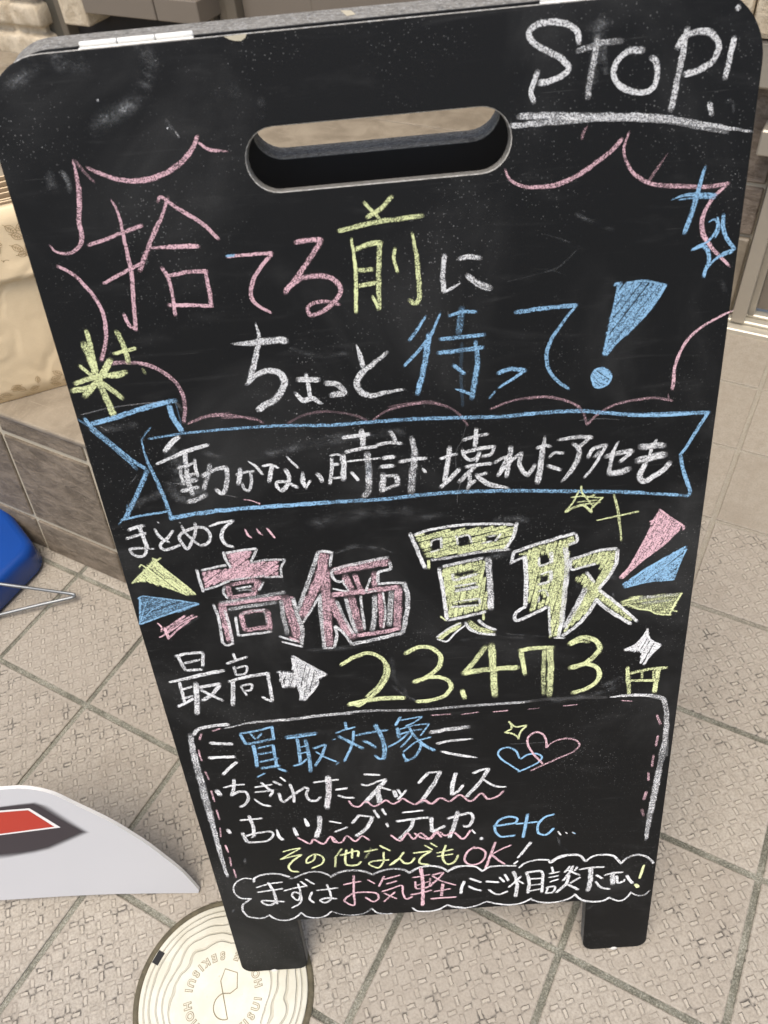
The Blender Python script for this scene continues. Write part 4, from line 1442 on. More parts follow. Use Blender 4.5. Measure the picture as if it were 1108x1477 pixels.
W 2.8 0.82:2158,5155 2164,5084 2193,5018 2304,4941
W 2.7 0.82:2298,4940 2231,4854 2188,4783 2155,4717
W 2.9 0.82:1961,4913 2053,4926 2132,4864 2130,4734
W 2.6 0.82:1961,4918 2066,4978 2147,5096
"""
# ------------------------------------------------------------------ the setting
TA = math.atan2(-0.50712607, 0.86187189)
T0 = Vector((-0.71470789, 0.50966607, 0))
def tframe(o):
    o.location = T0
    o.rotation_euler = (0, 0, TA)
    return o

bm = bmesh.new()
vs = [bm.verts.new(p) for p in ((-60, -60, -.003), (60, -60, -.003), (60, 60, -.003), (-60, 60, -.003))]
bm.faces.new(vs)
structure(tframe(from_bm('ground', bm, M['grout'])))

bm = bmesh.new()
G = .0043
for i in range(-16, 17):
    for j in range(-16, 9):
        if j >= 1 and i < 3 and i > -16 and j < 9 and (i * .2 < .4) and j >= 2:
            continue                                   # covered by the raised ledge
        x0, x1, y0, y1 = i * .2 + G, (i + 1) * .2 - G, j * .2 + G, (j + 1) * .2 - G
        dz = random.uniform(-.0004, .0004)
        b = .0016
        lo = [bm.verts.new((x, y, -.004)) for x, y in ((x0, y0), (x1, y0), (x1, y1), (x0, y1))]
        md = [bm.verts.new((x, y, -b * .7 + dz)) for x, y in ((x0, y0), (x1, y0), (x1, y1), (x0, y1))]
        hi = [bm.verts.new((x, y, dz)) for x, y in ((x0 + b, y0 + b), (x1 - b, y0 + b), (x1 - b, y1 - b), (x0 + b, y1 - b))]
        mi = 1 if j >= 4 else 0
        for A, B in ((lo, md), (md, hi)):
            for k in range(4):
                bm.faces.new((A[k], A[(k + 1) % 4], B[(k + 1) % 4], B[k])).material_index = mi
        bm.faces.new(hi).material_index = mi
structure(tframe(from_bm('pavement', bm, [M['tile'], M['tile_smooth']])))

# ---- raised ledge clad in split-face tile, its face battered back
LZ, BAT = .3227, .12
ledge = tframe(empty('raised_ledge'))
tag(ledge, 'raised ledge clad in brown split-face tiles beside the paved entrance', 'ledge')
LA0, LA1, LB0, LB1 = -2.9, .44, .226, 1.62
def batter(bm):
    for v in bm.verts:
        if v.co.y < LB0 + .1:
            v.co.y += BAT * v.co.z
bm = bmesh.new()
add_box(bm, LA0, LA1, LB0 - .0010, LB1, -.002, LZ - .0105)
batter(bm)
from_bm('mortar_body', bm, M['grout_wall'], ledge)
bm = bmesh.new()
rows = [(.002, .0755), (.0850, .2690), (.2780, .3105)]
k0 = int((LA0 + .095) / .198) - 1
for k in range(k0, 4):
    xa = -.097 + .198 * k + .0042
    xb = xa + .198 - .0084
    xa, xb = max(xa, LA0), min(xb, LA1 - .004)
    if xb - xa < .02:
        continue
    for z0, z1 in rows:
        add_box(bm, xa, xb, LB0 - .0045 + random.uniform(-.001, .001), LB0 + .008, z0, z1, .0018)
for z0, z1 in rows:                                       # right-hand end of the ledge
    for q in range(7):
        ya = LB0 + .05 + q * .19
        add_box(bm, LA1 - .004, LA1 + .004, ya, ya + .182, z0, z1, .002)
batter(bm)
from_bm('riser_tiles', bm, M['riser'], ledge)
bm = bmesh.new()
for k in range(-5, 3):
    for q in range(0, 3):
        xa, xb = -.35 + .6 * k + .002, .25 + .6 * k - .002
        xa, xb = max(xa, LA0), min(xb, LA1 + .008)
        y0_ = LB0 + BAT * LZ - .009
        ya, yb = y0_ + .6 * q + (.0015 if q else 0), y0_ + .6 * (q + 1) - .0015
        if xb - xa > .01:
            add_box(bm, xa, xb, ya, min(yb, LB1), LZ - .0105, LZ + random.uniform(-.0003, .0003), .003, seg=2)
from_bm('top_tiles', bm, M['capstone'], ledge)

# ---- shop building behind
shop = tframe(empty('shop_front'))
tag(shop, 'taupe shop front with tiled wall and aluminium door frame', 'building')
WB, WL = 1.44, 1.62
bm = bmesh.new()
add_box(bm, -3.6, .44, WL, WL + .25, -.003, 3.0)
add_box(bm, .44, .886, WB, WL + .25, -.003, 3.0)
add_box(bm, .886, 2.6, WB + .16, WL + .25, 2.05, 3.0)
from_bm('wall', bm, M['panel_dark'], shop)
bm = bmesh.new()                                           # tile cladding left of the door
for z0, z1 in ((.212, .312), (.321, .52), (.53, .728), (.738, .936), (.946, 1.14)):
    for k in range(0, 3):
        xa, xb = .890 - .2 * (k + 1) + .004, .890 - .2 * k - .004
        add_box(bm, max(xa, .445), xb, WB - .022 + random.uniform(-.002, .002), WB + .002, z0, z1, .003)
from_bm('wall_tiles', bm, M['wallstone'], shop)
bm = bmesh.new()
for k in range(0, 3):
    xa, xb = .890 - .2 * (k + 1) + .004, .890 - .2 * k - .004
    add_box(bm, max(xa, .445), xb, WB - .026, WB + .002, .012, .203, .003)
from_bm('base_tiles', bm, M['capstone'], shop)
bm = bmesh.new()
add_box(bm, .445, .889, WB - .014, WB + .0015, -.002, 1.15)
from_bm('mortar', bm, M['grout_wall'], shop)
bm = bmesh.new()
add_box(bm, .893, .922, WB - .050, WB + .05, .018, 2.05, .002)
add_box(bm, .922, .936, WB - .012, WB + .05, .018, 2.05, .001)
add_box(bm, .936, 2.4, WB - .012, WB + .05, 1.98, 2.05, .001)
from_bm('door_frame', bm, M['frame_light'], shop)
bm = bmesh.new()
add_box(bm, .937, 2.4, WB + .004, WB + .03, .03, 1.978)
from_bm('door', bm, M['panel_brown'], shop)
bm = bmesh.new()
add_box(bm, .880, 2.4, WB - .068, WB + .06, -.003, .012, .002)
add_box(bm, .882, 2.4, WB - .044, WB - .026, .0125, .021, .002)
add_box(bm, .882, 2.4, WB - .012, WB + .012, .0125, .021, .002)
from_bm('door_sill', bm, M['sill'], shop)
bm = bmesh.new()
add_box(bm, .78, 1.06, WB - .080, WB - .027, .520, .598, .004)
add_box(bm, .859, 1.06, WB - .080, WB - .027, .402, .450, .003)
from_bm('ledger_band', bm, M['frame_light'], shop)
bm = bmesh.new()
for z in (.602, .70, .80, .90):
    add_box(bm, .70, .797, WB - .09, WB - .027, z, z + .095, .012, seg=2)
    add_box(bm, .80, 1.02, WB - .09, WB - .027, z, z + .095, .012, seg=2)
from_bm('stone_post', bm, M['blockstone'], shop)
# panels, frames and sill box over the ledge
bm = bmesh.new()
add_box(bm, -1.42, -1.142, WL - .03, WL + .001, LZ + .002, 2.2, .002)
from_bm('panel', bm, M['panel_dark'], shop)
bm = bmesh.new()
add_box(bm, -1.141, -1.116, WL - .045, WL + .001, LZ + .002, 2.2, .002)
from_bm('trim_strip', bm, M['frame'], shop)
bm = bmesh.new()
add_box(bm, -1.115, -.575, WL - .006, WL + .001, LZ + .002, 2.2)  # near-black sheet on the wall, painting the shadow around the sill box
from_bm('recess_shade', bm, M['recess_shade'], shop)
bm = bmesh.new()
add_box(bm, -.485, .439, WL - .012, WL + .001, LZ + .002, 2.2)
from_bm('panel', bm, M['panel_brown'], shop)
bm = bmesh.new()
for xa, xb, d in ((-.572, -.560, .05), (-.555, -.525, .03), (-.520, -.487, .042), (-.275, -.271, .0125)):
    add_box(bm, xa, xb, WL - d, WL + .001, LZ + .002, 2.2, .0015)
from_bm('mullion', bm, M['frame'], shop)
bm = bmesh.new()
add_box(bm, -.945, -.692, 1.50, WL - .007, .474, .528, .002)
add_box(bm, -.688, -.547, 1.50, WL - .007, .474, .528, .002)
from_bm('sill_box', bm, M['panel_brown'], shop)
bm = bmesh.new()
add_box(bm, -.96, -.545, 1.525, WL - .007, .530, .60, .008, seg=2)
add_box(bm, -1.06, -.965, 1.52, WL - .007, .43, .60, .006, seg=2)
from_bm('sill_stone', bm, M['blockstone'], shop)
# unseen roof added above the entrance to darken the shop front
bm = bmesh.new()
add_box(bm, -3.6, 2.6, 1.15, WL + .25, 2.35, 2.5)
from_bm('added_shade_roof', bm, M['panel_brown'], shop)

# ---- banded stone pier on the ledge
pier = tframe(empty('stone_pier'))
tag(pier, 'cream banded stone pier standing on the tiled ledge', 'pillar')
bm = bmesh.new()
prof = [(LZ, .028), (.330, .030), (.366, .030), (.374, .026), (.380, .008), (.3815, .006), (.396, .006), (.398, .010), (.403, .027), (.409, .030), (.452, .030), (.459, .026), (.464, .008), (.466, .006), (.478, .006), (.480, .010), (.486, .027), (.492, .030), (.54, .030), (.547, .008), (.56, .008), (.566, .03), (.7, .03), (.71, .008), (.72, .03), (1.2, .03)]
XA, XB, YA, YB = -1.75, -1.214, 1.572, 1.619
rings = []
for iz, (z, e) in enumerate(prof):
    ring = []
    xs = [XA + (XB - XA) * s / 90 for s in range(91)]
    for x in xs:
        g = 0.0
        for jx in ((-1.315, -1.55) if z > .39 else (-1.42, -1.60)):
            g = max(g, math.exp(-((x - jx) / .008) ** 2))
        near = min(1.0, (XB + e - x) / .03)
        rnd_ = .022 * (1 - math.sqrt(max(0, 1 - (1 - near) ** 2))) if near < 1 else 0
        ring.append((x + e * max(0, (x - XB + .1) / .1), YA - e + .016 * g * (1 if e > .01 else 0) + rnd_, z))
    for s in range(1, 9):
        ring.append((XB + e, YA + (YB - YA) * s / 8, z))
    rings.append([bm.verts.new(Vector(p) + Vector((.2, 1, .25)) * .003 * noise.noise(Vector(p) * 40)) for p in ring])
for i in range(len(rings) - 1):
    for k in range(len(rings[0]) - 1):
        bm.faces.new((rings[i][k], rings[i][k + 1], rings[i + 1][k + 1], rings[i + 1][k])).smooth = True
po = from_bm('pier_blocks', bm, M['blockstone'], pier)
md = po.modifiers.new('sub', 'SUBSURF'); md.levels = md.render_levels = 1

# ------------------------------------------------------------------ kraft bags
BP = Vector((-0.653, 0.792, LZ + .001)); BD = Vector((0.951, 0.310, 0)).normalized()
bang = math.atan2(BD.y, BD.x)
def bag_mesh(w, d, h, seed, bulge):
    bm = bmesh.new()
    rng = random.Random(seed)
    tzs = [q * .968 / 13 for q in range(14)] + [1.0]
    NXb, NZb = 16, 14
    def P(s, tz, side):
        x = -w / 2 + w * s
        z = h * tz
        pr = (1 - (2 * s - 1) ** 4) * math.sin(math.pi * min(1, max(0, tz * .95 + .05))) ** .6
        y = -bulge * pr if side == 0 else d + bulge * .3 * pr
        y += .003 * noise.noise(Vector((x * 14, z * 14, seed)))
        return bm.verts.new((x, y, z))
    F = [[P(i / NXb, tzs[j], 0) for i in range(NXb + 1)] for j in range(NZb + 1)]
    B = [[P(i / NXb, tzs[j], 1) for i in range(NXb + 1)] for j in range(NZb + 1)]
    for j in range(NZb):
        for i in range(NXb):
            ff = bm.faces.new((F[j][i], F[j][i + 1], F[j + 1][i + 1], F[j + 1][i])); ff.smooth = True
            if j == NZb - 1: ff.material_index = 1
            bm.faces.new((B[j][i + 1], B[j][i], B[j + 1][i], B[j + 1][i + 1])).smooth = True
        bm.faces.new((F[j][NXb], B[j][NXb], B[j + 1][NXb], F[j + 1][NXb]))
        bm.faces.new((B[j][0], F[j][0], F[j + 1][0], B[j + 1][0]))
    for i in range(NXb):
        bm.faces.new((B[0][i], B[0][i + 1], F[0][i + 1], F[0][i]))
        bm.faces.new((F[NZb][i], F[NZb][i + 1], B[NZb][i + 1], B[NZb][i]))
    return bm

bag = empty('paper_bag', BP + BD * 0.055, (0, 0, bang))
tag(bag, 'folded kraft paper bag printed with leaf sprigs, front one on the ledge', 'paper bag')
from_bm('bag_body', bag_mesh(.34, .004, .306, 3, .006), [M['kraft'], M['kraft']], bag)
bm = bmesh.new()                                          # folded-over flap
N_ = 20
top = []; bot = []; thk = .0035
def flap_y(x, z):
    return -.0095 - .0022 * noise.noise(Vector((x * 20, z * 15, 8.0)))
cols = []
for i in range(N_ + 1):
    x = -.172 + .344 * i / N_
    cols.append([bm.verts.new((x, flap_y(x, z) - (.0050 if k == 0 else .0042 if k == 1 else 0), z)) for k, z in enumerate((.206, .214, .250, .285, .3085))] + [bm.verts.new((x, .004, .3095))])
for i in range(N_):
    for k in range(5):
        bm.faces.new((cols[i][k], cols[i + 1][k], cols[i + 1][k + 1], cols[i][k + 1])).smooth = True
fo = from_bm('top_flap', bm, M['kraft'], bag)
sol = fo.modifiers.new('thick', 'SOLIDIFY'); sol.thickness = .0012; sol.offset = -1

def strip(bm, pts, w, yf):
    pts = spline(pts, .003)
    L = []
    for i, p in enumerate(pts):
        t_ = (pts[min(i + 1, len(pts) - 1)] - pts[max(i - 1, 0)])
        t_ = Vector((t_.x, t_.y)).normalized() if t_.length > 0 else Vector((1, 0))
        n_ = Vector((-t_.y, t_.x)) * w / 2
        L.append([bm.verts.new((p.x + n_.x * s, yf(p.x + n_.x * s, p.y + n_.y * s), p.y + n_.y * s)) for s in (-1, 1)])
    for i in range(len(L) - 1):
        bm.faces.new((L[i][0], L[i + 1][0], L[i + 1][1], L[i][1]))
def leaf(bm, x, z, L, a, yf):
    c, s = math.cos(a), math.sin(a)
    def T(u, v): return (x + u * c - v * s, z + u * s + v * c)
    w = L * .28
    strip(bm, [T(0, 0), T(L * .3, w), T(L * .7, w * .8), T(L, 0)], .0007, yf)
    strip(bm, [T(0, 0), T(L * .3, -w), T(L * .7, -w * .8), T(L, 0)], .0007, yf)
    strip(bm, [T(-L * .2, 0), T(L * .75, 0)], .0006, yf)
    for q in (.25, .45, .65):
        strip(bm, [T(L * q, 0), T(L * (q + .14), w * .6)], .0005, yf)
        strip(bm, [T(L * q, 0), T(L * (q + .14), -w * .6)], .0007, yf)
rng = random.Random(11)
bm = bmesh.new()
yf1 = lambda x, z: flap_y(x, z) - .0012
for i in range(15):
    xx = -.165 + i * .0235
    for zz in (.240, .256, .271, .285):
        leaf(bm, xx + rng.uniform(-.004, .004), zz + rng.uniform(-.003, .003), rng.uniform(.013, .018), rng.uniform(0, 6.28), yf1)
from_bm('leaf_print', bm, M['print_brown'], bag)
def body_y(x, z):
    s = (x + .17) / .34; tz = z / .306
    pr = (1 - (2 * s - 1) ** 4) * math.sin(math.pi * min(1, max(0, tz * .95 + .05))) ** .6
    return -.006 * pr + .003 * noise.noise(Vector((x * 14, z * 14, 3))) - .0012
bm = bmesh.new()
for i in range(16):
    xx = -.160 + i * .0215
    for zz in (.010, .021):
        leaf(bm, xx + rng.uniform(-.004, .004), zz + rng.uniform(-.003, .004), rng.uniform(.012, .017), rng.uniform(-.6, 3.7), body_y)
for k, (x_, z_, L_) in enumerate(((.078, .165, .012), (.0755, .160, .008), (.083, .136, .010), (.089, .122, .012))):
    strip(bm, [(x_, z_), (x_ + .003, z_ - L_)], .0011, body_y)
from_bm('leaf_print', bm, M['print_brown'], bag)
flat = empty('paper_bag', BP + BD * .055 + Vector((-BD.y, BD.x, 0)) * .0085, (0, 0, bang))
tag(flat, 'flat kraft bag packed upright behind the leaf-printed bag', 'paper bag', 'flat kraft bags packed behind the printed bag')
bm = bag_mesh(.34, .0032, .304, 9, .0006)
fb = from_bm('bag_body', bm, [M['kraft'], M['kraft_gap_shade']], flat)
dist = .0085
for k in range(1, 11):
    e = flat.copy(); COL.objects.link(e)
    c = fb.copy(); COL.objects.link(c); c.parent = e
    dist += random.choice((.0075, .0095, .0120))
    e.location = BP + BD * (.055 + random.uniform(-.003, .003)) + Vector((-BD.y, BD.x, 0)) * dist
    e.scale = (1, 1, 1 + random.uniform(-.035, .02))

# ------------------------------------------------------------------ blue banner base with wire foot
base = empty('banner_base', (-.676, .710, .004))
tag(base, 'glossy blue plastic banner base with bent wire foot by the ledge', 'banner base')
def rounded_poly(pts, rad, n=6):
    out = []
    for i, p in enumerate(pts):
        p = Vector(p); a_ = Vector(pts[i - 1]); b_ = Vector(pts[(i + 1) % len(pts)])
        da = (a_ - p).normalized(); db = (b_ - p).normalized()
        ang = da.angle(db)
        L = rad / math.tan(ang / 2)
        s, e = p + da * L, p + db * L
        c = p + (da + db).normalized() * (rad / math.sin(ang / 2))
        a0 = math.atan2(s.y - c.y, s.x - c.x); a1 = math.atan2(e.y - c.y, e.x - c.x)
        while a1 - a0 > math.pi: a1 -= 2 * math.pi
        while a1 - a0 < -math.pi: a1 += 2 * math.pi
        for k in range(n + 1):
            q = a0 + (a1 - a0) * k / n
            out.append(Vector((c.x + rad * math.cos(q), c.y + rad * math.sin(q))))
    return out
def ang2(L, d): return Vector((L * math.cos(R(d)), L * math.sin(R(d))))
f_ = ang2(.26, 128); n_ = ang2(.26, 240)
poly = [Vector((0, 0)), f_, f_ + ang2(.26, 184), n_ + ang2(.26, 184), n_]
def inset_poly(pts, dd):
    out = []
    n = len(pts)
    for i in range(n):
        t_ = (pts[(i + 1) % n] - pts[i - 1]).normalized()
        out.append(pts[i] + Vector((-t_.y, t_.x)) * dd)
    return out
rp = rounded_poly(poly, .042, 9)
bm = bmesh.new()
HT = .058
lay = [(.0, .004), (.004, .0), (HT - .016, .001)] + [(HT - .016 + .016 * math.sin(q), .001 + .016 * (1 - math.cos(q))) for q in (R(18), R(36), R(54), R(72), R(90))]
rr_ = []
for z, ins in lay:
    rr_.append([bm.verts.new((p.x, p.y, z)) for p in inset_poly(rp, ins)])
for i in range(len(rr_) - 1):
    n = len(rp)
    for k in range(n):
        bm.faces.new((rr_[i][k], rr_[i][(k + 1) % n], rr_[i + 1][(k + 1) % n], rr_[i + 1][k])).smooth = True
bm.faces.new(rr_[-1]); bm.faces.new(list(reversed(rr_[0])))
from_bm('tank', bm, M['blue'], base)
bm = bmesh.new()
B0 = base.location
def loc(p): return Vector(p) - B0
tip = Vector((-.600, .621, .016))
arc = [Vector((-.95, .585, .078)), Vector((-.722, .622, .066)), Vector((-.66, .6235, .040)), Vector((-.612, .6255, .018)), Vector((-.602, .6240, .0155)), Vector((-.600, .6205, .0150)), Vector((-.606, .6180, .0150)), Vector((-.66, .6085, .014)), Vector((-.735, .594, .012)), Vector((-.95, .553, .010))]
tube(bm, [loc(p) for p in arc], .0029, 10)
from_bm('wire_foot', bm, M['steel'], base)

# ------------------------------------------------------------------ wing-shaped white sign
TILT = R(16.7703)
UP = Vector((0, math.sin(TILT), math.cos(TILT)))
wing = empty('cutout_sign', (0, .104, .004), (R(90) - TILT, 0, 0))
tag(wing, 'white wing-shaped cutout sign panel with red arrow end and black shadow', 'sign')
front = [(-.5252, .2234), (-.4931, .2218), (-.4644, .2095), (-.4404, .1866), (-.4056, .1516), (-.3856, .1260), (-.3695, .1034), (-.3519, .0731), (-.3367, .0447), (-.3282, .0224), (-.3216, .0020)]
top_ = spline(front, .006)
outl = [Vector((-.86, .012)), Vector((-.80, .10)), Vector((-.72, .17)), Vector((-.62, .213)), Vector((-.57, .2225))] + top_ + [Vector((-.324, -.003)), Vector((-.330, -.0025)), Vector((-.3865, .0032)), Vector((-.4426, .0078)), Vector((-.5041, .0100)), Vector((-.5949, .0108)), Vector((-.75, .0112))]
bm = bmesh.new()
TH = .0050
a_ = [bm.verts.new((p.x, p.y, 0)) for p in outl]
b_ = [bm.verts.new((p.x, p.y, -TH)) for p in outl]
bm.faces.new(list(reversed(a_))).material_index = 0
bm.faces.new(b_).material_index = 0
for k in range(len(outl)):
    f = bm.faces.new((a_[k], a_[(k + 1) % len(outl)], b_[(k + 1) % len(outl)], b_[k])); f.material_index = 1
bmesh.ops.recalc_face_normals(bm, faces=bm.faces)
from_bm('panel', bm, [M['panel_white'], M['panel_edge']], wing)
LX = -.80
inner = [(LX, .1903), (-.536, .1902), (-.4938, .1915), (-.4865, .183), (-.4505, .1378), (-.4988, .1156), (-.516, .1116), (-.5623, .1103), (LX, .1103)]
outer = [(LX, .1955), (-.5346, .1945), (-.486, .1985), (-.470, .188), (-.4330, .1341), (-.4945, .1055), (-.517, .1005), (-.570, .0930), (LX, .0920)]
bm = bmesh.new()
ink = bm.verts.layers.float.new('ink')
vi = [bm.verts.new((x, y, .0003)) for x, y in inner]
vo = [bm.verts.new((x, y, .0003)) for x, y in outer]
for v in vi: v[ink] = 1.0
for v in vo: v[ink] = 0.0
for k in range(len(inner) - 1):
    bm.faces.new((vi[k], vi[k + 1], vo[k + 1], vo[k]))
bm.faces.new(vi)
bmesh.ops.triangulate(bm, faces=[f for f in bm.faces if len(f.verts) > 4])
bmesh.ops.recalc_face_normals(bm, faces=bm.faces)
from_bm('printed_shadow', bm, M['ink_soft'], wing)
def flatpoly(name, pts, z, mat, parent):
    bm = bmesh.new()
    f = bm.faces.new([bm.verts.new((x, y, z)) for x, y in pts])
    bmesh.ops.triangulate(bm, faces=[f])
    bmesh.ops.recalc_face_normals(bm, faces=bm.faces)
    return from_bm(name, bm, mat, parent)
flatpoly('printed_outline', [(LX, .1845), (-.4977, .1874), (-.4694, .1482), (-.552, .1415), (LX, .1405)], .0006, M['ink_white'], wing)
flatpoly('printed_arrow', [(LX, .1812), (-.5004, .1844), (-.4772, .1507), (-.5512, .1442), (LX, .1435)], .0009, M['ink_red'], wing)

# ------------------------------------------------------------------ inspection cover
cov = empty('drain_cover', (-.2775, -.022, 0), (0, 0, R(0)))
tag(cov, 'round cream plastic drain cover with wavy grooves under the sign leg', 'drain cover')
def disc(bm, prof, seg=96, mi=0):
    rg = []
    for r, z in prof:
        rg.append([bm.verts.new((r * math.cos(2 * math.pi * k / seg), r * math.sin(2 * math.pi * k / seg), z)) for k in range(seg)])
    for i in range(len(rg) - 1):
        for k in range(seg):
            f = bm.faces.new((rg[i][k], rg[i][(k + 1) % seg], rg[i + 1][(k + 1) % seg], rg[i + 1][k])); f.material_index = mi; f.smooth = True
    return rg
bm = bmesh.new()
disc(bm, [(.1142, .0002), (.1138, .0014), (.1100, .0018), (.1068, .0012), (.1066, .0004)])
from_bm('rim', bm, M['rust'], cov)
bm = bmesh.new()
rg = disc(bm, [(.1062, .0002), (.1062, .0032), (.1054, .0040), (.05, .0040)])
bm.faces.new(rg[-1])
from_bm('lid', bm, M['lid'], cov)
bm = bmesh.new()
add_box(bm, -.0045, .0045, -.008, .008, .0041, .0046)
nt = from_bm('lift_slot', bm, M['black'], cov)
nt.location = (-.1005 * math.cos(R(28)), .1005 * math.sin(R(28)), 0); nt.rotation_euler = (0, 0, R(-28))
def glyph_bm(ch, size, ex, off):
    cu = bpy.data.curves.new('glyph', 'FONT')
    cu.body = ch; cu.size = size; cu.align_x = 'CENTER'; cu.extrude = ex; cu.offset = off
    o = bpy.data.objects.new('glyph', cu); COL.objects.link(o)
    bpy.context.view_layer.update()
    me = bpy.data.meshes.new_from_object(o.evaluated_get(bpy.context.evaluated_depsgraph_get()))
    bpy.data.objects.remove(o); bpy.data.curves.remove(cu)
    return me
bm = bmesh.new()
txt = 'HOUSE SEKISUI HOUSE SEKISUI '
wd = {'I': .55, ' ': .75, 'U': 1.0, 'O': 1.08, 'H': 1.0, 'S': .95, 'E': .92, 'K': .98}
tot = sum(wd[c] for c in txt)
ang = R(186)
cache = {}
for ch in txt:
    half = wd[ch] / tot * math.pi
    ang += half
    if ch != ' ':
        for mi_, ex_, off_, z_ in ((1, .0003, .0008, .0040), (0, .0006, .0, .0042)):
            if (ch, mi_) not in cache: cache[(ch, mi_)] = glyph_bm(ch, .0125, ex_, off_)
            tmp = bmesh.new(); tmp.from_mesh(cache[(ch, mi_)])
            # tops of the letters point to the centre
            Mx = Matrix.Translation((0.0490 * math.cos(ang), .0490 * math.sin(ang), z_)) @ Matrix.Rotation(ang + R(90), 4, 'Z')
            tmp.transform(Mx)
            for f in tmp.faces: f.material_index = mi_
            mm = bpy.data.meshes.new('tmp'); tmp.to_mesh(mm); tmp.free()
            bm.from_mesh(mm); bpy.data.meshes.remove(mm)
    ang += half
from_bm('raised_lettering', bm, [M['lid_plain'], M['groove']], cov)
def ribbon3(bm, pts, w, z0, z1):
    pts = [Vector((p[0], p[1], 0)) for p in pts]
    L = []
    for i, p in enumerate(pts):
        t_ = (pts[min(i + 1, len(pts) - 1)] - pts[max(i - 1, 0)]).normalized()
        n = Vector((-t_.y, t_.x, 0)) * w / 2
        L.append((bm.verts.new(p - n + Vector((0, 0, z0))), bm.verts.new(p - n * .5 + Vector((0, 0, z1))), bm.verts.new(p + n * .5 + Vector((0, 0, z1))), bm.verts.new(p + n + Vector((0, 0, z0)))))
    for i in range(len(L) - 1):
        for k in range(3):
            bm.faces.new((L[i][k], L[i][k + 1], L[i + 1][k + 1], L[i + 1][k])).smooth = True
bm = bmesh.new()
s_ = .0295
dd = Vector((-.28, .96))                                   # long diagonal of the emblem
dd.normalize(); ee = Vector((dd.y, -dd.x))
def E_(u, v): return (dd * u + ee * v) * s_
arcp = [E_(.05 - .5 + .5 * math.cos(q) , -.5 * math.sin(q) - .0) for q in [math.pi * k / 16 for k in range(17)]]
ribbon3(bm, arcp, .0013, .0040, .0047)
ribbon3(bm, [E_(.05, 0), E_(-.95, 0)], .0013, .0040, .0047)
ribbon3(bm, [E_(.05, 0), E_(.55, 0), E_(.95, .28), E_(.62, .75), E_(.05, .62), E_(-.05, .30), E_(.05, 0)], .0013, .0040, .0047)
from_bm('raised_emblem', bm, M['groove'], cov)

# ------------------------------------------------------------------ the chalkboard sign
W2, H, TK = .2538, 1.0233, .015
sign = empty('chalkboard_sign', (0, 0, 0))
tag(sign, 'black A-frame chalkboard sign covered in coloured chalk Japanese lettering', 'sign')

def arc_pts(cx, cy, r, a0, a1, n=8):
    return [(cx + r * math.cos(R(a0 + (a1 - a0) * k / n)), cy + r * math.sin(R(a0 + (a1 - a0) * k / n))) for k in range(n + 1)]
def panel_mesh(name, mirror):
    s = -1 if mirror else 1
    c = .045; f = .013; b0 = .005
    xl, xr, yc = -.1705, .1755, .1056
    out = []
    out += arc_pts(W2 - c, H - c, c, 0, 90, 12)
    out += arc_pts(-W2 + c, H - c, c, 90, 180, 12)
    out += arc_pts(-W2 + f, b0 + f, f, 180, 270, 6)
    out += arc_pts(xl - f, b0 + f, f, 270, 360, 6)
    out += [(xl, yc), (xr, yc)]
    out += arc_pts(xr + f, b0 + f, f, 180, 270, 6)
    out += arc_pts(W2 - f, b0 + f, f, 270, 360, 6)
    hole = arc_pts(.091 - .0205, .948, .0205, 90, -90, 14) + arc_pts(-.0885 + .0205, .948, .0205, 270, 90, 14)
    cu = bpy.data.curves.new(name, 'CURVE'); cu.dimensions = '2D'; cu.fill_mode = 'BOTH'
    cu.extrude = TK / 2 - .0011; cu.bevel_depth = .0011; cu.bevel_resolution = 2; cu.offset = -.0011
    for L in (out, hole):
        sp = cu.splines.new('POLY'); sp.points.add(len(L) - 1); sp.use_cyclic_u = True
        for p, q in zip(sp.points, L): p.co = (q[0] * s, q[1], 0, 1)
    o = bpy.data.objects.new(name, cu); COL.objects.link(o)
    bpy.context.view_layer.update()
    me = bpy.data.meshes.new_from_object(o.evaluated_get(bpy.context.evaluated_depsgraph_get()))
    bpy.data.objects.remove(o); bpy.data.curves.remove(cu)
    me.name = name
    for v in me.vertices: v.co.z -= TK / 2
    me.materials.clear()
    return me
me = panel_mesh('front_panel', False)
fp = link_mesh('front_panel', me, [M['board'], M['edge'], M['edge_rim']], sign)
for p in me.polygons:
    n = p.normal
    if abs(n.z) > .9: p.material_index = 0
    elif n.z > .12:
        c_ = p.center
        p.material_index = 2 if (c_.y < .932 and c_.y > .9 and abs(c_.x) < .1) or c_.y > H - .003 or (abs(c_.x) < .1 and c_.y > .9 and c_.y < .97) else 0
    else: p.material_index = 1
fp.rotation_euler = (R(90) - TILT, 0, 0)
me = panel_mesh('back_panel', True)
for v in me.vertices:
    if v.co.y < .3: v.co.y += .0285                       # shorter rear legs, so that it meets the ground at its steeper lean
bp_ = link_mesh('back_panel', me, [M['board_back'], M['edge_back']], sign)
for p in me.polygons: p.material_index = 0 if abs(p.normal.z) > .9 else 1
# top inner corner of the front panel (back face), then mirror about the hinge plane
ftop = UP * H + Vector((0, math.cos(TILT), -math.sin(TILT))) * TK
YM = ftop.y + .002
TB = R(10.0)
bp_.rotation_euler = (R(90) - TB, 0, math.pi)
bp_.location = (0, YM + .0060 + H * math.sin(TB) + TK * math.cos(TB), ftop.z + TK * math.sin(TB) - H * math.cos(TB))
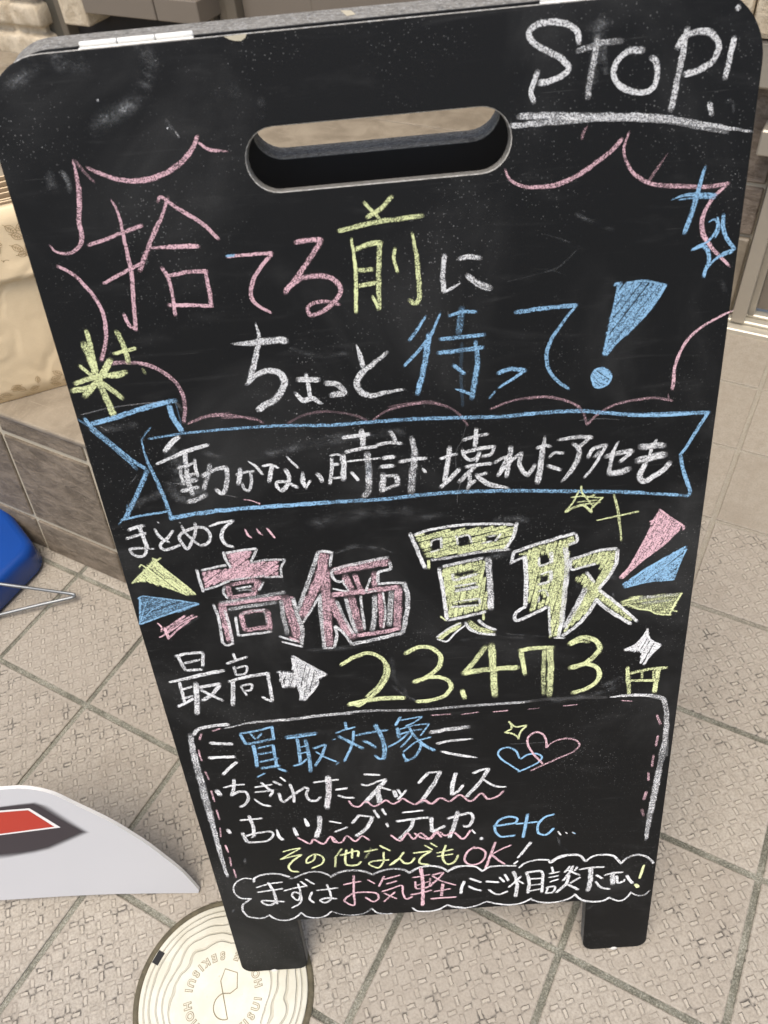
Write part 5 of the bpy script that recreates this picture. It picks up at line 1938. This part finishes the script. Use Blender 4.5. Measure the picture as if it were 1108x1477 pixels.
# hinges: knuckle barrels along the top edge
for hx in (-.149, .149):
    bm = bmesh.new()
    for k in range(3):
        L0 = hx - .0375 + k * .025 + .0004
        tube(bm, [(L0, 0, 0), (L0 + .0005, 0, 0), (L0 + .0237, 0, 0), (L0 + .0242, 0, 0)], [.0013, .0017, .0017, .0013], 12)
    add_box(bm, hx - .0375, hx + .0375, -.0125, -.001, -.0022, -.0014)
    h = from_bm('hinge', bm, M['white_paint'], sign)
    h.location = (0, YM - .0012, ftop.z + .0026)
# glides under the legs
for px in (-.214, .214):
    for par in (fp, bp_):
        bm = bmesh.new()
        bmesh.ops.create_uvsphere(bm, u_segments=16, v_segments=8, radius=.007)
        for v in bm.verts: v.co = Vector((v.co.x + px, v.co.y * .8 + .0045 + (.0285 if par is bp_ else 0), v.co.z * .8 - TK / 2 + .003))
        from_bm('foot_glide', bm, M['rubber'], par, True)
# remnant of tape on the top edge
bm = bmesh.new()
pts = [(-.0900, 1.0225), (-.0755, 1.0228), (-.0765, 1.0208), (-.0795, 1.0192), (-.0835, 1.0196), (-.0870, 1.0207)]
bm.faces.new([bm.verts.new((x, y, .0004)) for x, y in pts])
from_bm('tape_scrap', bm, M['tape'], fp)
bm = bmesh.new()
pts = [(-.016, -.004), (-.009, -.0055), (-.006, -.011), (-.012, -.012)]
bm.faces.new([bm.verts.new((-x, H + .0003, y)) for x, y in pts])
from_bm('tape_scrap', bm, M['tape'], bp_)

# ------------------------------------------------------------------ chalk writing and drawings (board millimetres / 10)
TINT = {'W': (.71, .715, .71), 'P': (.70, .48, .52), 'Y': (.68, .72, .41), 'B': (.28, .48, .66), 'S': (.60, .62, .62)}
placed = []
def layer_for(bb):
    k = 0
    for q, l in placed:
        if q[0] < bb[2] and q[2] > bb[0] and q[1] < bb[3] and q[3] > bb[1] and l >= k:
            k = l + 1
    placed.append((bb, k))
    return k
crng = random.Random(5)
def ribbon(bm, uvl, tl, pts, w, press, t0, t1, col, mi, jitter=True):
    P = spline(pts, 1.2)
    # accumulate arc length
    S = [0.0]
    for i in range(1, len(P)): S.append(S[-1] + (P[i] - P[i - 1]).length)
    L = S[-1]
    if L < .1: return
    ext = min(w * .30, L * .3)
    d0 = (P[1] - P[0]).normalized(); d1 = (P[-1] - P[-2]).normalized()
    P = [P[0] - d0 * ext] + P + [P[-1] + d1 * ext]
    S = [-ext] + S + [L + ext]
    xs = [p.x for p in P]; ys = [p.y for p in P]
    lay = layer_for((min(xs) - w / 2, min(ys) - w / 2, max(xs) + w / 2, max(ys) + w / 2))
    z = .00025 + .000009 * lay
    seed = crng.random() * 100
    rows = []
    for i, p in enumerate(P):
        t_ = P[min(i + 1, len(P) - 1)] - P[max(i - 1, 0)]
        t_.normalize()
        n = Vector((-t_.y, t_.x))
        s = min(1, max(0, S[i] / L))
        k = 1.0
        if t0 != 1 and s < .45: k *= t0 + (1 - t0) * (s / .45)
        if t1 != 1 and s > .55: k *= t1 + (1 - t1) * ((1 - s) / .45)
        e = min(S[i] + ext, L + ext - S[i]) / (ext * 1.6 + 1e-6)
        k *= .62 + .38 * min(1, e)
        nz = noise.noise(Vector((S[i] * .12, seed, 0)))
        k *= 1 + .16 * nz
        pr = press + .14 * noise.noise(Vector((S[i] * .09, seed, 5.0)))
        jt = n * (.10 * w * noise.noise(Vector((S[i] * .16, seed, 9.0)))) if jitter else Vector((0, 0))
        a_ = (p + jt - n * w * .5 * k) / 1000; b_ = (p + jt + n * w * .5 * k) / 1000
        fade = min(1, .45 + .55 * e)
        rows.append((bm.verts.new((a_.x, a_.y, z)), bm.verts.new((b_.x, b_.y, z)), S[i], max(.02, pr * fade)))
    for i in range(len(rows) - 1):
        a0, b0, s0, p0 = rows[i]; a1, b1, s1, p1 = rows[i + 1]
        try:
            f = bm.faces.new((a0, a1, b1, b0))
        except ValueError:
            continue
        f.material_index = mi
        for lp, (u, v, pp) in zip(f.loops, ((s0, 0, p0), (s1, 0, p1), (s1, 1, p1), (s0, 1, p0))):
            lp[uvl].uv = (u / 10 + seed, v)
            lp[tl] = (col[0], col[1], col[2], pp)
def hatch(polys, ang, step):
    """runs of parallel strokes that fill polygons (even-odd, so later loops are holes)."""
    c, s = math.cos(ang), math.sin(ang)
    rot = [[(x * c + y * s, -x * s + y * c) for x, y in P] for P in polys]
    vs_ = [q[1] for q in rot[0]]
    v = min(vs_) + step * .4
    runs = []
    while v < max(vs_):
        xs = []
        for P in rot:
            for i in range(len(P)):
                (x0, y0), (x1, y1) = P[i - 1], P[i]
                if (y0 <= v) != (y1 <= v):
                    xs.append(x0 + (v - y0) / (y1 - y0) * (x1 - x0))
        xs.sort()
        for i in range(0, len(xs) - 1, 2):
            if xs[i + 1] - xs[i] > step * .4:
                j = step * .5
                A = (xs[i] + crng.uniform(-.2, .6) * j, v + crng.uniform(-.25, .25) * step)
                B = (xs[i + 1] - crng.uniform(-.2, .6) * j, v + crng.uniform(-.25, .25) * step)
                runs.append([(A[0] * c - A[1] * s, A[0] * s + A[1] * c), (B[0] * c - B[1] * s, B[0] * s + B[1] * c)])
        v += step * crng.uniform(.8, 1.2)
    return runs
cur = None
def flush():
    global cur
    if cur and len(cur[1].faces):
        o = from_bm(cur[0], cur[1], [M['chalk'], M['smear']], fp)
        if cur[0] == 'chalk_dust_smear': o['kind'] = 'stuff'
    cur = None
for ln in STROKES.strip().split('\n'):
    if ln[0] == '@':
        flush()
        bm = bmesh.new()
        cur = (ln[1:], bm, bm.loops.layers.uv.new('UVMap'), bm.loops.layers.float_color.new('tint'))
        continue
    hd, body = ln.split(':')
    h = hd.split()
    polys = [[(float(a) / 10, float(b) / 10) for a, b in (q.split(',') for q in part.split())] for part in body.split(';')]
    _, bm, uvl, tl = cur
    w = float(h[1]) * 1.10; ex = [float(x) for x in h[2:]]
    press = ex[0] if ex else .75
    jit = crng.uniform(.94, 1.06)
    if h[0][0] == 'F':
        col = TINT[h[0][1]]
        for run in hatch(polys, R(ex[1]), w * .72):
            ribbon(bm, uvl, tl, run, w, press, .9, .9, col, 0)
    else:
        col = tuple(min(1, q * jit) for q in TINT[h[0]])
        t0 = ex[1] if len(ex) > 1 else 1.0
        t1 = ex[2] if len(ex) > 2 else 1.0
        ribbon(bm, uvl, tl, polys[0], w, press, t0, t1, col, 1 if h[0] == 'S' else 0)
flush()
